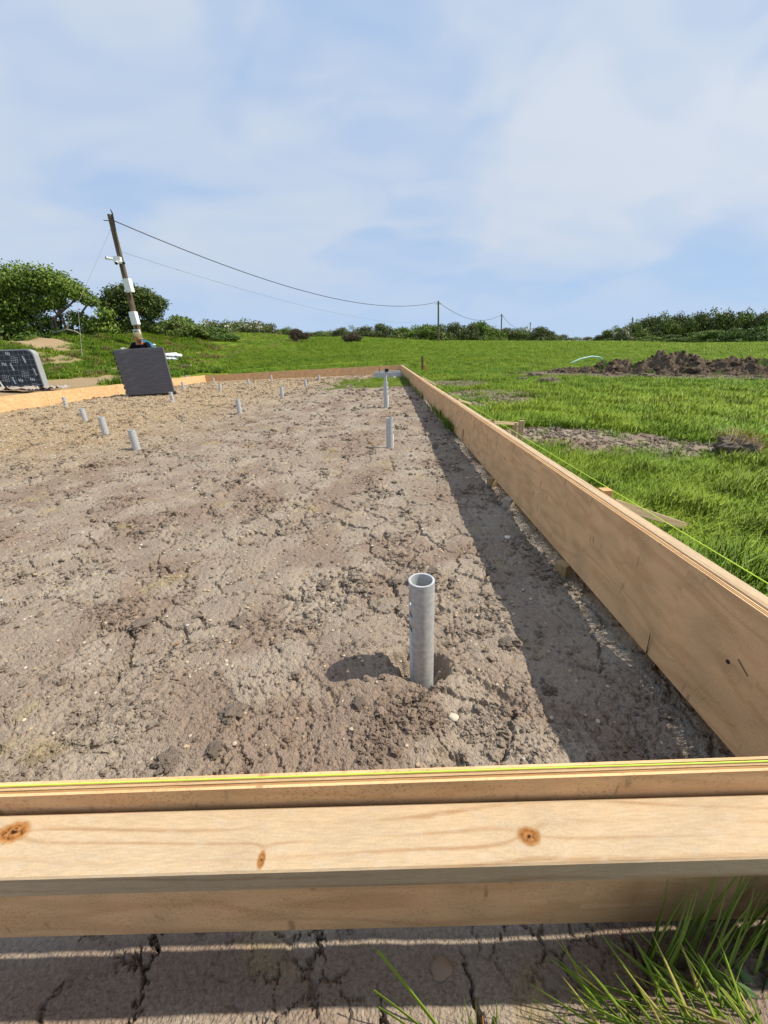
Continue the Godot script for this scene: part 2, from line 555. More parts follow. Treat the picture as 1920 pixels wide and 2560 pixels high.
func build_scatter() -> void:
	var clods := [lump(1, 0.75, 0.65), lump(2, 0.6, 0.8), lump(3, 0.8, 0.7)]
	var pebs := [lump(11, 0.55, 0.22), lump(12, 0.5, 0.28)]
	var bufs := [PackedFloat32Array(), PackedFloat32Array(), PackedFloat32Array()]
	rng.seed = 101
	for i in 85000:
		var d := 0.42 * pow(15.4 / 0.42, rng.randf())
		var lo := maxf(left_edge(-d) + 0.05, -(0.6 + 1.1 * d))
		var x := rng.randf_range(lo, 0.84)
		var z := -d
		var cl := n_low.get_noise_2d(x * 2.4 + 11.0, z * 2.4) * 0.9 + n_mid.get_noise_2d(x * 1.6, z * 1.6) * 0.6
		if rng.randf() > smoothstep(0.08, 0.55, cl) + 0.06:
			continue
		if corner_grass(x, z) > 0.5:
			continue
		var s := 0.0024 / sqrt(rng.randf_range(0.04, 1.0)) * (1.0 + 0.34 * d)
		s = minf(s, 0.032)
		var c := soil_color(x, z, gravel_zone(x, z) * 0.5)
		var g := rng.randf_range(0.70, 0.98)
		push(bufs[i % 3], turned(Vector3(s, s, s)), Vector3(x, pad_y(x, z) + s * 0.15, z), Color(c.r * g, c.g * g, c.b * g))
	for i in 3:
		var o := multi("soil_clods", clods[i], M.soil, bufs[i])
		tag(o, "loose crumbs of dry clay strewn over the bare ground", "soil", "", "stuff")
	bufs = [PackedFloat32Array(), PackedFloat32Array()]
	for i in 46000:
		var d := 0.45 * pow(15.4 / 0.45, sqrt(rng.randf()))
		var lo := maxf(left_edge(-d) + 0.05, -(0.6 + 1.1 * d))
		var x := rng.randf_range(lo, 0.84)
		var z := -d
		if rng.randf() > 0.06 + 0.94 * gravel_zone(x, z):
			continue
		if corner_grass(x, z) > 0.5:
			continue
		var s := rng.randf_range(0.0022, 0.0065) + 0.0007 * d * rng.randf_range(0.3, 1.8)
		var t := rng.randf()
		var c := Color(0.40, 0.31, 0.20)
		if t < 0.35:
			c = Color(0.47, 0.41, 0.32)
		elif t < 0.5:
			c = Color(0.30, 0.18, 0.09)
		elif t < 0.6:
			c = Color(0.22, 0.19, 0.165)
		elif t < 0.66:
			c = Color(0.50, 0.46, 0.40)
		var g := rng.randf_range(0.8, 1.05)
		push(bufs[i % 2], turned(Vector3(s, s, s)), Vector3(x, pad_y(x, z) + s * 0.2, z), Color(c.r * g, c.g * g, c.b * g))
	for i in 2:
		var o := multi("gravel", pebs[i], M.stone, bufs[i])
		tag(o, "pale flint gravel scattered over the bare ground", "gravel", "", "stuff")
	# single stones and clods one can pick out
	var stones := [
		[[0.36, -0.86], 0.013, Color(0.50, 0.22, 0.08), "small rust-orange stone lying in the sunlit clay right of the near post"],
		[[0.30, -0.70], 0.010, Color(0.45, 0.20, 0.10), "little reddish stone on the clay between the near post and the front board"],
		[[-0.16, -0.60], 0.016, Color(0.22, 0.20, 0.19), "dark grey flat stone bedded in clay by the front board"],
		[[0.19, -0.83], 0.015, Color(0.52, 0.46, 0.38), "pale pebble on the crumbled clay beside the near post hole"],
		[[0.56, -0.60], 0.016, Color(0.46, 0.21, 0.12), "brown-red stone lying in the board's shadow"],
		[[0.70, -1.95], 0.016, Color(0.66, 0.62, 0.56), "whitish stone lying in the long shadow of the side board"]]
	for s in stones:
		var x: float = s[0][0]
		var z: float = s[0][1]
		var o := put("stone", pebs[0], M.stone_plain.duplicate())
		o.material_override.albedo_color = Color(s[2]).linear_to_srgb()
		o.transform = Transform3D(Basis(Vector3.UP, rng.randf() * TAU).scaled(Vector3.ONE * s[1]), Vector3(x, pad_y(x, z) + s[1] * 0.25, z))
		tag(o, s[3], "stone", "loose stones on the clay")
	var fl := put("flint", pebs[1], M.stone_plain.duplicate())
	fl.material_override.albedo_color = Color(0.30, 0.22, 0.17).linear_to_srgb()
	fl.transform = Transform3D(Basis(Vector3.UP, 1.2).scaled(Vector3(0.020, 0.016, 0.014)), Vector3(0.075, front_y(0.075, -0.315) + 0.004, -0.315))
	tag(fl, "brown flint half sunk in the shaded clay in front of the front board", "stone")
	# larger dark clods lying on the pad
	clods = [lump(4, 0.6, 0.6, 12), lump(5, 0.5, 0.65, 12), lump(6, 0.6, 0.6, 12)]
	var big := [[-0.49, -0.86, 0.030], [-0.62, -0.72, 0.030], [-0.10, -0.88, 0.020], [-0.30, -1.55, 0.030], [-0.42, -0.60, 0.024], [-0.62, -1.30, 0.032], [0.05, -1.55, 0.022], [-1.02, -1.30, 0.034], [0.44, -1.12, 0.022], [0.02, -0.62, 0.026], [-1.5, -2.2, 0.035], [0.52, -0.92, 0.018], [-0.9, -2.3, 0.03], [-0.5, -0.74, 0.02]]
	for b in big:
		var o := put("soil_clod", clods[int(b[2] * 1000.0) % 3], M.soil_plain)
		o.transform = Transform3D(Basis(Vector3.UP, rng.randf() * TAU).scaled(Vector3(b[2], b[2] * 0.75, b[2])), Vector3(b[0], pad_y(b[0], b[1]) + b[2] * 0.1, b[1]))
		tag(o, "fist-sized lump of dry clay standing proud of the cracked ground", "soil clod", "large clay lumps on the bare ground")

func corner_grass(x: float, z: float) -> float:
	# strip of turf left inside the far right corner of the formwork
	var a := (z + 12.0) / 2.0
	var b := minf((x + 1.5 + n_mask.get_noise_2d(x * 2.0, z * 2.0) * 1.2) * 0.9, 1.0)
	return smoothstep(1.0, 0.6, absf(a)) * clampf(b, 0.0, 1.0)

func tuft_mesh(seed_: int, blades: int, h: float, spread: float, width: float, bend: float) -> ArrayMesh:
	var r := RandomNumberGenerator.new()
	r.seed = seed_
	var v := PackedVector3Array()
	var nn := PackedVector3Array()
	var cc := PackedColorArray()
	for i in blades:
		var an := r.randf() * TAU
		var out := Vector3(cos(an), 0, sin(an))
		var p := Vector3(r.randf_range(-1, 1), 0, r.randf_range(-1, 1)) * spread
		var hh := h * r.randf_range(0.55, 1.1)
		var side := Vector3(-out.z, 0, out.x).rotated(Vector3.UP, r.randf_range(-0.6, 0.6)) * width * r.randf_range(0.7, 1.2)
		var bd := bend * r.randf_range(0.3, 1.3) * hh
		var p1 := p + Vector3.UP * hh * 0.55 + out * bd * 0.3
		var p2 := p + Vector3.UP * hh * (1.0 - 0.25 * bend) + out * bd
		var g := r.randf_range(0.75, 1.2)
		var col := Color(g * r.randf_range(0.9, 1.12), g, g * r.randf_range(0.8, 1.0))
		if r.randf() < 0.06:
			col = Color(1.9, 1.25, 1.5)
		var n := (Vector3.UP * 0.9 + out * 0.5).normalized()
		for q in [p - side, p1 - side * 0.7, p + side, p + side, p1 - side * 0.7, p1 + side * 0.7, p1 - side * 0.7, p2, p1 + side * 0.7]:
			v.append(q)
			nn.append(n)
			cc.append(col)
	return arr_mesh(v, nn, cc, PackedVector2Array(), PackedInt32Array())

func build_grass() -> void:
	rng.seed = 77
	var small := [tuft_mesh(1, 26, 0.075, 0.055, 0.0017, 0.7), tuft_mesh(2, 26, 0.095, 0.06, 0.0018, 0.8), tuft_mesh(3, 22, 0.06, 0.05, 0.0016, 0.9)]
	var mid := [tuft_mesh(4, 26, 0.11, 0.14, 0.0042, 0.7), tuft_mesh(5, 26, 0.09, 0.14, 0.0042, 0.8)]
	var far := [tuft_mesh(6, 24, 0.16, 0.40, 0.014, 0.7), tuft_mesh(7, 24, 0.13, 0.40, 0.014, 0.9)]
	var rank := [tuft_mesh(8, 34, 0.20, 0.16, 0.009, 0.9), tuft_mesh(9, 34, 0.16, 0.18, 0.012, 1.1)]
	var bs := []
	for i in 9:
		bs.append(PackedFloat32Array())
	# near right, close by the side board
	for i in 21000:
		var d := 0.3 + 5.6 * pow(rng.randf(), 1.35)
		var x := 0.93 + rng.randf() * (0.6 + d * 1.0)
		var z := 0.1 - d
		grass_one(bs[i % 3], x, z, rng.randf_range(0.7, 1.25), 0.55)
	# middle distance, right field and behind the far board
	for i in 64000:
		var an := rng.randf_range(-0.35, 1.0)
		var d := 4.5 * pow(30.0 / 4.5, rng.randf())
		var x := sin(an) * d
		var z := -cos(an) * d
		if in_pad(x, z, 0.06):
			if corner_grass(x, z) > rng.randf() * 0.9 + 0.1:
				grass_one(bs[3 + i % 2], x, z, rng.randf_range(0.3, 0.5), 2.0)
			continue
		grass_one(bs[3 + i % 2], x, z, rng.randf_range(0.6, 1.2), 0.5)
	for i in 2600:
		var x := rng.randf_range(-1.6, 0.82)
		var z := rng.randf_range(-14.0, -9.8)
		if corner_grass(x, z) > rng.randf() * 0.9 + 0.15:
			grass_one(bs[3 + i % 2], x, z, rng.randf_range(0.3, 0.5), 2.0)
	# far field
	for i in 120000:
		var an := rng.randf_range(-0.75, 0.95)
		var d := 19.0 * pow(100.0 / 19.0, rng.randf())
		var x := sin(an) * d
		var z := -cos(an) * d
		if in_pad(x, z, 0.2):
			continue
		grass_one(bs[5 + i % 2], x, z, rng.randf_range(0.7, 1.2) * clampf(d / 60.0, 0.35, 1.0), 0.5)
	# rank growth on the left bank
	for i in 30000:
		var an := rng.randf_range(-0.85, -0.18)
		var d := rng.randf_range(14.5, 40.0)
		var x := sin(an) * d
		var z := -cos(an) * d
		if in_pad(x, z, 0.4) or z < -16.0 and x > -7.0 - (d - 17.0) * 0.35 + n_field.get_noise_2d(x, z) * 3.0:
			continue
		grass_one(bs[7 + i % 2], x, z, rng.randf_range(0.45, 1.1), 0.42)
	var all := small + mid + far + rank
	for i in 9:
		if bs[i].size() > 0:
			var o := multi("grass", all[i], M.grass, bs[i])
			var lab: String = ["short lush grass beside the long side board", "grass of the open field behind the formwork", "distant grass of the sloping meadow", "rank tall grass on the bank below the trees"][0 if i < 3 else (1 if i < 5 else (2 if i < 7 else 3))]
			tag(o, lab, "grass", "", "stuff")

func grass_one(buf: PackedFloat32Array, x: float, z: float, s: float, limit: float) -> void:
	var d := 0.0
	if x * x + z * z < 1100.0 and limit < 1.0:
		d = dirt(x, z)
		if d > limit * rng.randf_range(0.45, 1.5):
			return
	var y := pad_y(x, z) if limit > 1.0 else land(x, z) - 0.008
	if limit < 1.0 and x < -8.0:
		y += n_low.get_noise_2d(x * 0.9, z * 0.9) * 0.22 * smoothstep(-9.0, -12.0, x)
	var g := n_field.get_noise_2d(x * 0.7, z * 0.7) * 0.5 + n_mid.get_noise_2d(x * 0.5, z * 0.5) * 0.5
	var c := Color(0.145, 0.278, 0.020).lerp(Color(0.305, 0.410, 0.038), clampf(0.45 + g + rng.randf_range(-0.2, 0.2), 0.0, 1.0))
	if x < -8.0 and n_low.get_noise_2d(x * 1.1 + 50.0, z * 1.1) > 0.28:
		c = Color(0.33, 0.29, 0.12)
	var tall := 1.0 + 0.9 * smoothstep(0.15, 0.6, n_mid.get_noise_2d(x * 0.9 + 31.0, z * 0.9))
	var b := Basis(Vector3.UP, rng.randf() * TAU).scaled(Vector3(s, s * tall * rng.randf_range(0.7, 1.15), s))
	push(buf, b, Vector3(x, y, z), c)

# ------------------------------------------------------------------ textures
func wood_face(w: int, h: int, seed_: int, kind: String, knots: Array) -> ImageTexture:
	var img := Image.create(w, h, false, Image.FORMAT_RGB8)
	var na := noise(seed_, 1.0, 3)
	var nb := noise(seed_ + 1, 1.0, 2)
	var nc := noise(seed_ + 2, 1.0, 1)
	var data := PackedByteArray()
	data.resize(w * h * 3)
	var k := 0
	var ply := kind == "ply"
	var c0 := Color(0.865, 0.735, 0.580) if ply else Color(0.715, 0.635, 0.525)
	var c1 := Color(0.755, 0.595, 0.45) if ply else Color(0.615, 0.505, 0.385)
	var sx := (2.44 if ply else 2.6) / w
	var sy := (0.46 if ply else 0.24) / h
	for j in h:
		var y := j * sy
		for i in w:
			var x := i * sx
			var yy := y
			var kn := 0.0
			var ring := 0.0
			for q in knots:
				var dx: float = (x - q[0]) / q[2]
				var dy: float = (y - q[1]) / q[3]
				var r := sqrt(dx * dx + dy * dy)
				if r < 6.0:
					yy += q[3] * 1.6 * signf(dy) * exp(-r * 0.8) * (1.0 if r > 1.0 else r)
					kn = maxf(kn, smoothstep(1.25, 0.75, r + 0.12 * nb.get_noise_2d(x * 70.0, y * 70.0)))
					if r < 1.2:
						ring = r
			var wv: float
			if ply:
				var fl := na.get_noise_2d(x * 0.75, yy * 4.2) * 2.0 + nb.get_noise_2d(x * 2.2, yy * 14.0) * 0.30
				wv = 0.5 + 0.5 * sin(fl * 7.0 + yy * 18.0)
				wv = pow(wv, 2.0) * 0.42
			else:
				var fl2 := na.get_noise_2d(x * 0.9, yy * 5.0) * 0.8
				var s := sin((yy * 250.0) + fl2 * 9.0)
				wv = pow(maxf(0.0, 0.5 + 0.5 * s), 7.0) * clampf(0.55 + 0.9 * nb.get_noise_2d(x * 1.8 + 7.0, yy * 40.0), 0.0, 0.9)
			var fine := nc.get_noise_2d(x * 30.0, yy * 900.0) * 0.5 + nc.get_noise_2d(x * 260.0 + 9.0, yy * 700.0) * 0.4
			var blot := nb.get_noise_2d(x * 5.0 + 30.0, y * 9.0)
			var c := c0.lerp(c1, clampf(wv + 0.22 * blot, 0.0, 1.0))
			var g := 1.0 + (0.055 if ply else 0.10) * fine + (0.09 if ply else 0.06) * blot
			if ply:
				var sp := nc.get_noise_2d(x * 420.0, y * 420.0) + 0.3 * na.get_noise_2d(x * 8.0, y * 8.0)
				g -= 0.20 * smoothstep(0.55, 0.9, sp)
				var st2 := na.get_noise_2d(x * 16.0 + 90.0, y * 5.0 + 3.0)
				g -= 0.22 * smoothstep(0.50, 0.72, st2)
			else:
				var gs := nb.get_noise_2d(x * 22.0 + 50.0, y * 60.0)
				c = c.lerp(Color(0.70, 0.655, 0.585), 0.35 * smoothstep(0.15, 0.6, gs))
			if kn > 0.0:
				var kc := Color(0.63, 0.45, 0.27).lerp(Color(0.50, 0.33, 0.18), clampf(0.5 + 0.35 * sin(ring * 13.0) + 0.7 * nb.get_noise_2d(x * 120.0, y * 120.0), 0.0, 1.0))
				if ring < 0.16 or (ring < 0.7 and absf(nb.get_noise_2d(x * 40.0 + 8.0, y * 40.0)) < 0.035):
					kc = Color(0.20, 0.11, 0.05)
				c = c.lerp(kc, kn)
			data[k] = int(clampf(c.r * g, 0.0, 1.0) * 255.0)
			data[k + 1] = int(clampf(c.g * g, 0.0, 1.0) * 255.0)
			data[k + 2] = int(clampf(c.b * g, 0.0, 1.0) * 255.0)
			k += 3
	img = Image.create_from_data(w, h, false, Image.FORMAT_RGB8, data)
	return ImageTexture.create_from_image(img)

func noise_tex(freq: float, seed_: int, lo: Color, hi: Color, size: int = 512, oct: int = 4) -> NoiseTexture2D:
	var t := NoiseTexture2D.new()
	t.width = size
	t.height = size
	t.seamless = true
	var n := noise(seed_, freq, oct)
	t.noise = n
	var g := Gradient.new()
	g.set_color(0, lo)
	g.set_color(1, hi)
	t.color_ramp = g
	return t

func mat(color: Color, rough: float = 0.8, metal: float = 0.0) -> StandardMaterial3D:
	# colours given as linear base colours
	var m := StandardMaterial3D.new()
	m.albedo_color = color.linear_to_srgb()
	m.roughness = rough
	m.metallic = metal
	return m

func wood_mat(tex: Texture2D, su: float, sv: float, tint: Color = Color.WHITE, ou: float = 0.0, ov: float = 0.0) -> StandardMaterial3D:
	var m := StandardMaterial3D.new()
	m.albedo_texture = tex
	m.albedo_color = tint
	m.roughness = 0.85
	m.metallic_specular = 0.25
	m.uv1_scale = Vector3(su, sv, 1)
	m.uv1_offset = Vector3(ou, ov, 0)
	return m

func build_materials() -> void:
	var s := StandardMaterial3D.new()
	s.vertex_color_use_as_albedo = true
	s.roughness = 0.95
	s.metallic_specular = 0.2
	s.albedo_texture = noise_tex(0.045, 61, Color(0.86, 0.85, 0.84), Color(1.0, 1.0, 1.0), 1024, 5)
	s.uv1_triplanar = true
	s.uv1_world_triplanar = true
	s.uv1_scale = Vector3(2.3, 2.3, 2.3)
	s.heightmap_enabled = true
	s.heightmap_texture = noise_tex(0.05, 62, Color.BLACK, Color.WHITE, 1024, 5)
	s.heightmap_scale = 0.55
	M.soil = s
	var pl := StandardMaterial3D.new()
	pl.vertex_color_use_as_albedo = true
	pl.roughness = 0.95
	pl.metallic_specular = 0.2
	M.ground = s
	s = pl
	M.stone = s.duplicate()
	M.stone.roughness = 0.7
	M.stone.metallic_specular = 0.35
	M.stone_plain = mat(Color(0.5, 0.4, 0.3), 0.75)
	M.soil_plain = mat(Color(0.23, 0.185, 0.15), 0.95)
	M.soil_plain.uv1_triplanar = true
	M.soil_plain.heightmap_enabled = true
	M.soil_plain.heightmap_texture = noise_tex(0.03, 63, Color.BLACK, Color.WHITE, 256, 4)
	M.soil_plain.heightmap_scale = 0.8
	var g: StandardMaterial3D = s.duplicate()
	g.cull_mode = BaseMaterial3D.CULL_DISABLED
	g.roughness = 0.55
	g.metallic_specular = 0.35
	g.backlight_enabled = true
	g.backlight = Color(0.55, 0.6, 0.25)
	M.grass = g
	var lf: StandardMaterial3D = g.duplicate()
	lf.backlight = Color(0.35, 0.42, 0.15)
	lf.roughness = 0.6
	M.leaf = lf
	M.bark = mat(Color(0.13, 0.105, 0.08), 0.95)
	M.deadwood = mat(Color(0.36, 0.32, 0.26), 0.9)
	var tp := wood_face(1536, 288, 5, "ply", [])
	var tq := wood_face(1024, 192, 25, "ply", [])
	# the front timber: u = x + 1.9 along it, v = round its section from the far top edge
	var tw := wood_face(2048, 192, 9, "pine", [[1.362, 0.020, 0.022, 0.013], [2.082, 0.042, 0.015, 0.011], [1.722, 0.060, 0.005, 0.010], [0.6, 0.03, 0.02, 0.012]])
	var tx := wood_face(768, 128, 15, "pine", [[0.5, 0.05, 0.014, 0.010], [1.6, 0.15, 0.012, 0.010]])
	M.ply = wood_mat(tp, 1.0 / 2.44, 1.0 / 0.46, Color(1.0, 0.97, 0.93))
	M.ply2 = wood_mat(tq, 1.0 / 2.44, 1.0 / 0.46, Color(1.0, 0.97, 0.93), 0.35)
	M.ply_far = wood_mat(tq, 1.0 / 2.44, 1.0 / 0.46, Color(1.0, 0.97, 0.93), 0.1)
	M.ply_back = wood_mat(tp, 1.0 / 2.44, 1.0 / 0.46, Color(1.0, 0.97, 0.93), 0.55)
	M.ply_dark = wood_mat(tq, 1.0 / 2.44, 1.0 / 0.46, Color(1.0, 0.97, 0.93), 0.2)
	M.pine = wood_mat(tw, 1.0 / 2.6, 1.0 / 0.24)
	M.pine2 = wood_mat(tx, 1.0 / 2.6, 1.0 / 0.24)
	M.pine3 = wood_mat(tx, 1.0 / 2.6, 1.0 / 0.24, Color(0.9, 0.88, 0.80), 0.4)
	M.veneer = []
	for c in [Color(1.0, 0.98, 0.92), Color(0.90, 0.80, 0.68), Color(1.0, 0.96, 0.9), Color(0.86, 0.76, 0.64), Color(1.0, 0.97, 0.92)]:
		M.veneer.append(wood_mat(tx, 1.0 / 1.3, 1.0 / 0.09, c, rng.randf()))
	var ga := StandardMaterial3D.new()
	ga.albedo_texture = noise_tex(0.03, 4, Color(0.62, 0.64, 0.66), Color(0.80, 0.81, 0.81))
	ga.uv1_triplanar = true
	ga.uv1_scale = Vector3(3, 3, 3)
	ga.metallic = 0.2
	ga.roughness = 0.48
	M.galv = ga
	M.galv_dark = mat(Color(0.10, 0.10, 0.11), 0.6, 0.3)
	M.string = mat(Color(0.50, 0.76, 0.06), 0.6)
	M.pole = wood_mat(noise_tex(0.02, 8, Color(0.30, 0.26, 0.21), Color(0.50, 0.45, 0.38)), 3.0, 0.35)
	M.white_box = mat(Color(0.78, 0.79, 0.80), 0.4)
	M.white_dull = mat(Color(0.62, 0.64, 0.63), 0.6)
	M.black = mat(Color(0.012, 0.012, 0.014), 0.5)
	M.cable = mat(Color(0.02, 0.022, 0.026), 0.6)
	M.thin_cable = mat(Color(0.22, 0.27, 0.33), 0.6)
	M.steel_rope = mat(Color(0.22, 0.22, 0.20), 0.6, 0.2)
	M.panel = StandardMaterial3D.new()
	M.panel.albedo_texture = noise_tex(0.012, 31, Color(0.30, 0.30, 0.33), Color(0.42, 0.42, 0.45))
	M.panel.uv1_triplanar = true
	M.panel.uv1_scale = Vector3(0.5, 4.5, 0.5)
	M.panel.roughness = 0.55
	M.blue = mat(Color(0.02, 0.27, 0.55), 0.45)
	M.hose = mat(Color(0.30, 0.55, 0.60), 0.5)
	M.orange = mat(Color(0.62, 0.20, 0.05), 0.7)
	M.rust = mat(Color(0.16, 0.10, 0.07), 0.85)
	M.film = mat(Color(0.36, 0.31, 0.26), 0.4)
	M.film_edge = mat(Color(0.30, 0.32, 0.33), 0.3)
	M.bag = mat(Color(0.66, 0.68, 0.72), 0.6)
	var bd: StandardMaterial3D = s.duplicate()
	bd.roughness = 0.8
	M.body = bd

# ------------------------------------------------------------------ formwork
# an upright board between two points; n = outward thickness vector, several veneers when layers > 1
func upright(parent: Node, p0: Vector3, p1: Vector3, h0: float, h1: float, n: Vector3, th: float, face: Material, layers: int, u0: float = 0.0, bow: float = 0.0) -> void:
	# p0, p1: bottom of the inner face; h0, h1: heights there
	var nl := maxi(layers, 1)
	for l in nl:
		var a := th * l / nl
		var b := th * (l + 1) / nl - (0.0004 if nl > 1 and l < nl - 1 else 0.0)
		var cut: float = [0.0, 0.0016, 0.0003, 0.0020, 0.0006][l % 5] if nl > 1 else 0.0
		var st := st_new()
		var seg := 10 if bow != 0.0 else 4
		var L := (p1 - p0).length()
		for i in seg:
			var t0 := float(i) / seg
			var t1 := float(i + 1) / seg
			var o0 := n * bow * 4.0 * t0 * (1.0 - t0)
			var o1 := n * bow * 4.0 * t1 * (1.0 - t1)
			var b0 := p0.lerp(p1, t0) + o0
			var b1 := p0.lerp(p1, t1) + o1
			var g0: Vector3 = b0 + Vector3.UP * (lerpf(h0, h1, t0) - cut)
			var g1: Vector3 = b1 + Vector3.UP * (lerpf(h0, h1, t1) - cut)
			var ia := n * a
			var ib := n * b
			var ua := u0 + L * t0
			var ub := u0 + L * t1
			quad(st, b0 + ia, g0 + ia, g1 + ia, b1 + ia, Vector2(ua, 0.45), Vector2(ua, 0.45 - h0), Vector2(ub, 0.45 - h1), Vector2(ub, 0.45))
			quad(st, b1 + ib, g1 + ib, g0 + ib, b0 + ib, Vector2(ub, 0.45), Vector2(ub, 0.45 - h1), Vector2(ua, 0.45 - h0), Vector2(ua, 0.45))
			quad(st, g0 + ia, g0 + ib, g1 + ib, g1 + ia, Vector2(ua, a), Vector2(ua, b), Vector2(ub, b), Vector2(ub, a))
			quad(st, b0 + ib, b0 + ia, b1 + ia, b1 + ib, Vector2(ua, b), Vector2(ua, a), Vector2(ub, a), Vector2(ub, b))
			if i == 0:
				quad(st, b0 + ib, g0 + ib, g0 + ia, b0 + ia, Vector2(0, 0.4), Vector2(0, 0), Vector2(0.02, 0), Vector2(0.02, 0.4))
			if i == seg - 1:
				quad(st, b1 + ia, g1 + ia, g1 + ib, b1 + ib, Vector2(0, 0.4), Vector2(0, 0), Vector2(0.02, 0), Vector2(0.02, 0.4))
		var m: Material = face
		var called := "board_face"
		if nl > 1 and l > 0 and l < nl - 1:
			m = M.veneer[l % 5]
			called = "veneer"
		put(called, st.commit(), m, parent)

func build_formwork() -> void:
	# front board: plywood with its layered edge up
	var o := thing("plywood_board", "nearest plywood form board with layered edge and a green string along it", "plywood", Vector3.ZERO, "plywood form boards")
	upright(o, Vector3(-1.62, -0.018, -0.362), Vector3(0.90, -0.062, -0.358), 0.388, 0.434, Vector3(0, 0, -1), 0.021, M.ply_dark, 5, 0.0)
	o = thing("plywood_board", "next plywood form board in line with the nearest one, joined at its end", "plywood", Vector3.ZERO, "plywood form boards")
	upright(o, Vector3(-4.1, -0.02, -0.362), Vector3(-1.624, -0.018, -0.362), 0.388, 0.388, Vector3(0, 0, -1), 0.021, M.ply_dark, 3, 1.0)
	# front timber: pale planed softwood screwed along the outside
	o = thing("timber_rail", "pale knotty softwood rail lying flat along the nearest plywood board", "timber")
	var st := st_new()
	bar(st, Vector3(-1.9, 0.3355, -0.3165), Vector3(1.25, 0.297, -0.3145), 0.076, 0.043, Vector3.UP, 0.0022, 0.0, 0.0)
	put("timber", st.commit(), M.pine, o)
	# right side, six sheets
	var js := [-0.385, -3.03, -5.34, -7.42, -10.2, -13.0, -15.80]
	var tops := [0.3745, 0.3725, 0.369, 0.366, 0.371, 0.374, 0.377]
	var bots := [[-0.004, 0.024], [0.026, 0.052], [0.058, 0.070], [0.066, 0.055], [0.05, 0.04], [0.035, 0.02]]
	var labs := ["long plywood side board with swirling grain and dark knot near the front corner", "plywood side board with a dark slot in its lower edge, second along", "plywood side board between the two standing posts' spacing, third from the front corner", "plywood side board fourth from the front corner", "plywood side board beside the strip of turf inside the formwork", "last plywood side board, ending at the steel channels in the far corner"]
	for i in 6:
		o = thing("plywood_board", labs[i], "plywood", Vector3.ZERO, "plywood form boards")
		var b: Array = bots[i]
		upright(o, Vector3(0.845, b[0], js[i] - 0.004), Vector3(0.845 + (0.003 if i % 2 else 0.0), b[1], js[i + 1] + 0.003), tops[i] - b[0], tops[i + 1] - b[1], Vector3(1, 0, 0), 0.019, M.ply if i == 0 else (M.ply2 if i % 2 else M.ply), 5 if i < 2 else 3, i * 0.77, 0.002)
	# dark slot in the second sheet and knot hole in the first, as small recessed plugs
	var n0: Node3D = get_node("plywood_board_002")
	st = st_new()
	tube(st, [Vector3(0.8452, 0.205, -0.726), Vector3(0.8444, 0.205, -0.726)], [0.0055, 0.0055], 12)
	put("knot_hole", st.commit(), M.black, n0)
	st = st_new()
	bar(st, Vector3(0.8446, 0.232, -0.706), Vector3(0.8446, 0.212, -0.672), 0.0012, 0.003, Vector3.UP, 0.0003)
	put("split", st.commit(), M.rust, n0)
	st = st_new()
	bar(st, Vector3(0.8446, 0.04, -3.95), Vector3(0.8446, 0.17, -3.95), 0.016, 0.0014, Vector3.RIGHT, 0.0003)
	put("slot", st.commit(), M.rust, get_node("plywood_board_003"))
	# outer rail along the side boards
	var rj := [0.1, -2.35, -4.75, -7.2, -9.6, -12.0, -15.6]
	for i in 6:
		var rl: String = "pale softwood rail fixed flush along the outside of the side boards"
		o = thing("side_rail", rl, "timber", Vector3.ZERO, "softwood rails along the side boards")
		st = st_new()
		var ya := interp(-float(rj[i]), [0.385, 3.03, 5.34, 7.42, 10.2, 13.0, 15.8], tops)
		var yb := interp(-float(rj[i + 1]), [0.385, 3.03, 5.34, 7.42, 10.2, 13.0, 15.8], tops)
		var z0: float = rj[i] - 0.003
		if i == 0:
			z0 = -0.34
		bar(st, Vector3(0.8905, ya - 0.0485 + 0.003, z0), Vector3(0.8905, yb - 0.0485 + 0.003, rj[i + 1] + 0.003), 0.042, 0.095, Vector3.UP, 0.002, i * 0.4, 0.1)
		put("timber", st.commit(), M.pine2, o)
	# pegs that show under the side boards
	for p in [[0.830, -1.545, 0.055, 0.045, "pale square wooden peg poking out under the side board", M.pine3], [0.835, -2.37, 0.06, 0.05, "grey weathered peg in shade under the side board", M.deadwood], [0.838, -2.80, 0.055, 0.04, "brown peg under the joint of the first two side boards", M.pine3], [0.840, -5.62, 0.06, 0.05, "wooden peg under the third side board", M.pine3]]:
		st = st_new()
		var bo: float = interp(-float(p[1]), [0.4, 3.0, 5.3, 7.4], [-0.004, 0.024, 0.05, 0.066])
		bar(st, Vector3(p[0], pad_base(p[0], p[1]) - 0.06, p[1]), Vector3(p[0], bo - 0.003, p[1]), p[2], p[2], Vector3(0.6, 0, 0.8), 0.003)
		o = put("wooden_peg", st.commit(), p[5])
		tag(o, p[4], "peg", "pegs under the side boards")
	# stakes and raking braces outside the side boards
	var br := [
		[Vector3(0.955, 0.330, -1.48), Vector3(1.72, -0.02, -1.88), 0.020, 0.038, "pale raking brace running from the nearest side stake into the grass"],
		[Vector3(0.955, 0.345, -3.32), Vector3(1.33, 0.235, -3.80), 0.045, 0.03, "short raking brace and peg behind the joint of the side boards"],
		[Vector3(0.955, 0.342, -4.92), Vector3(1.28, 0.20, -5.62), 0.045, 0.03, "raking brace behind the second side board"],
		[Vector3(0.955, 0.345, -9.1), Vector3(1.35, 0.12, -9.7), 0.045, 0.03, "raking brace behind the fourth side board"]]
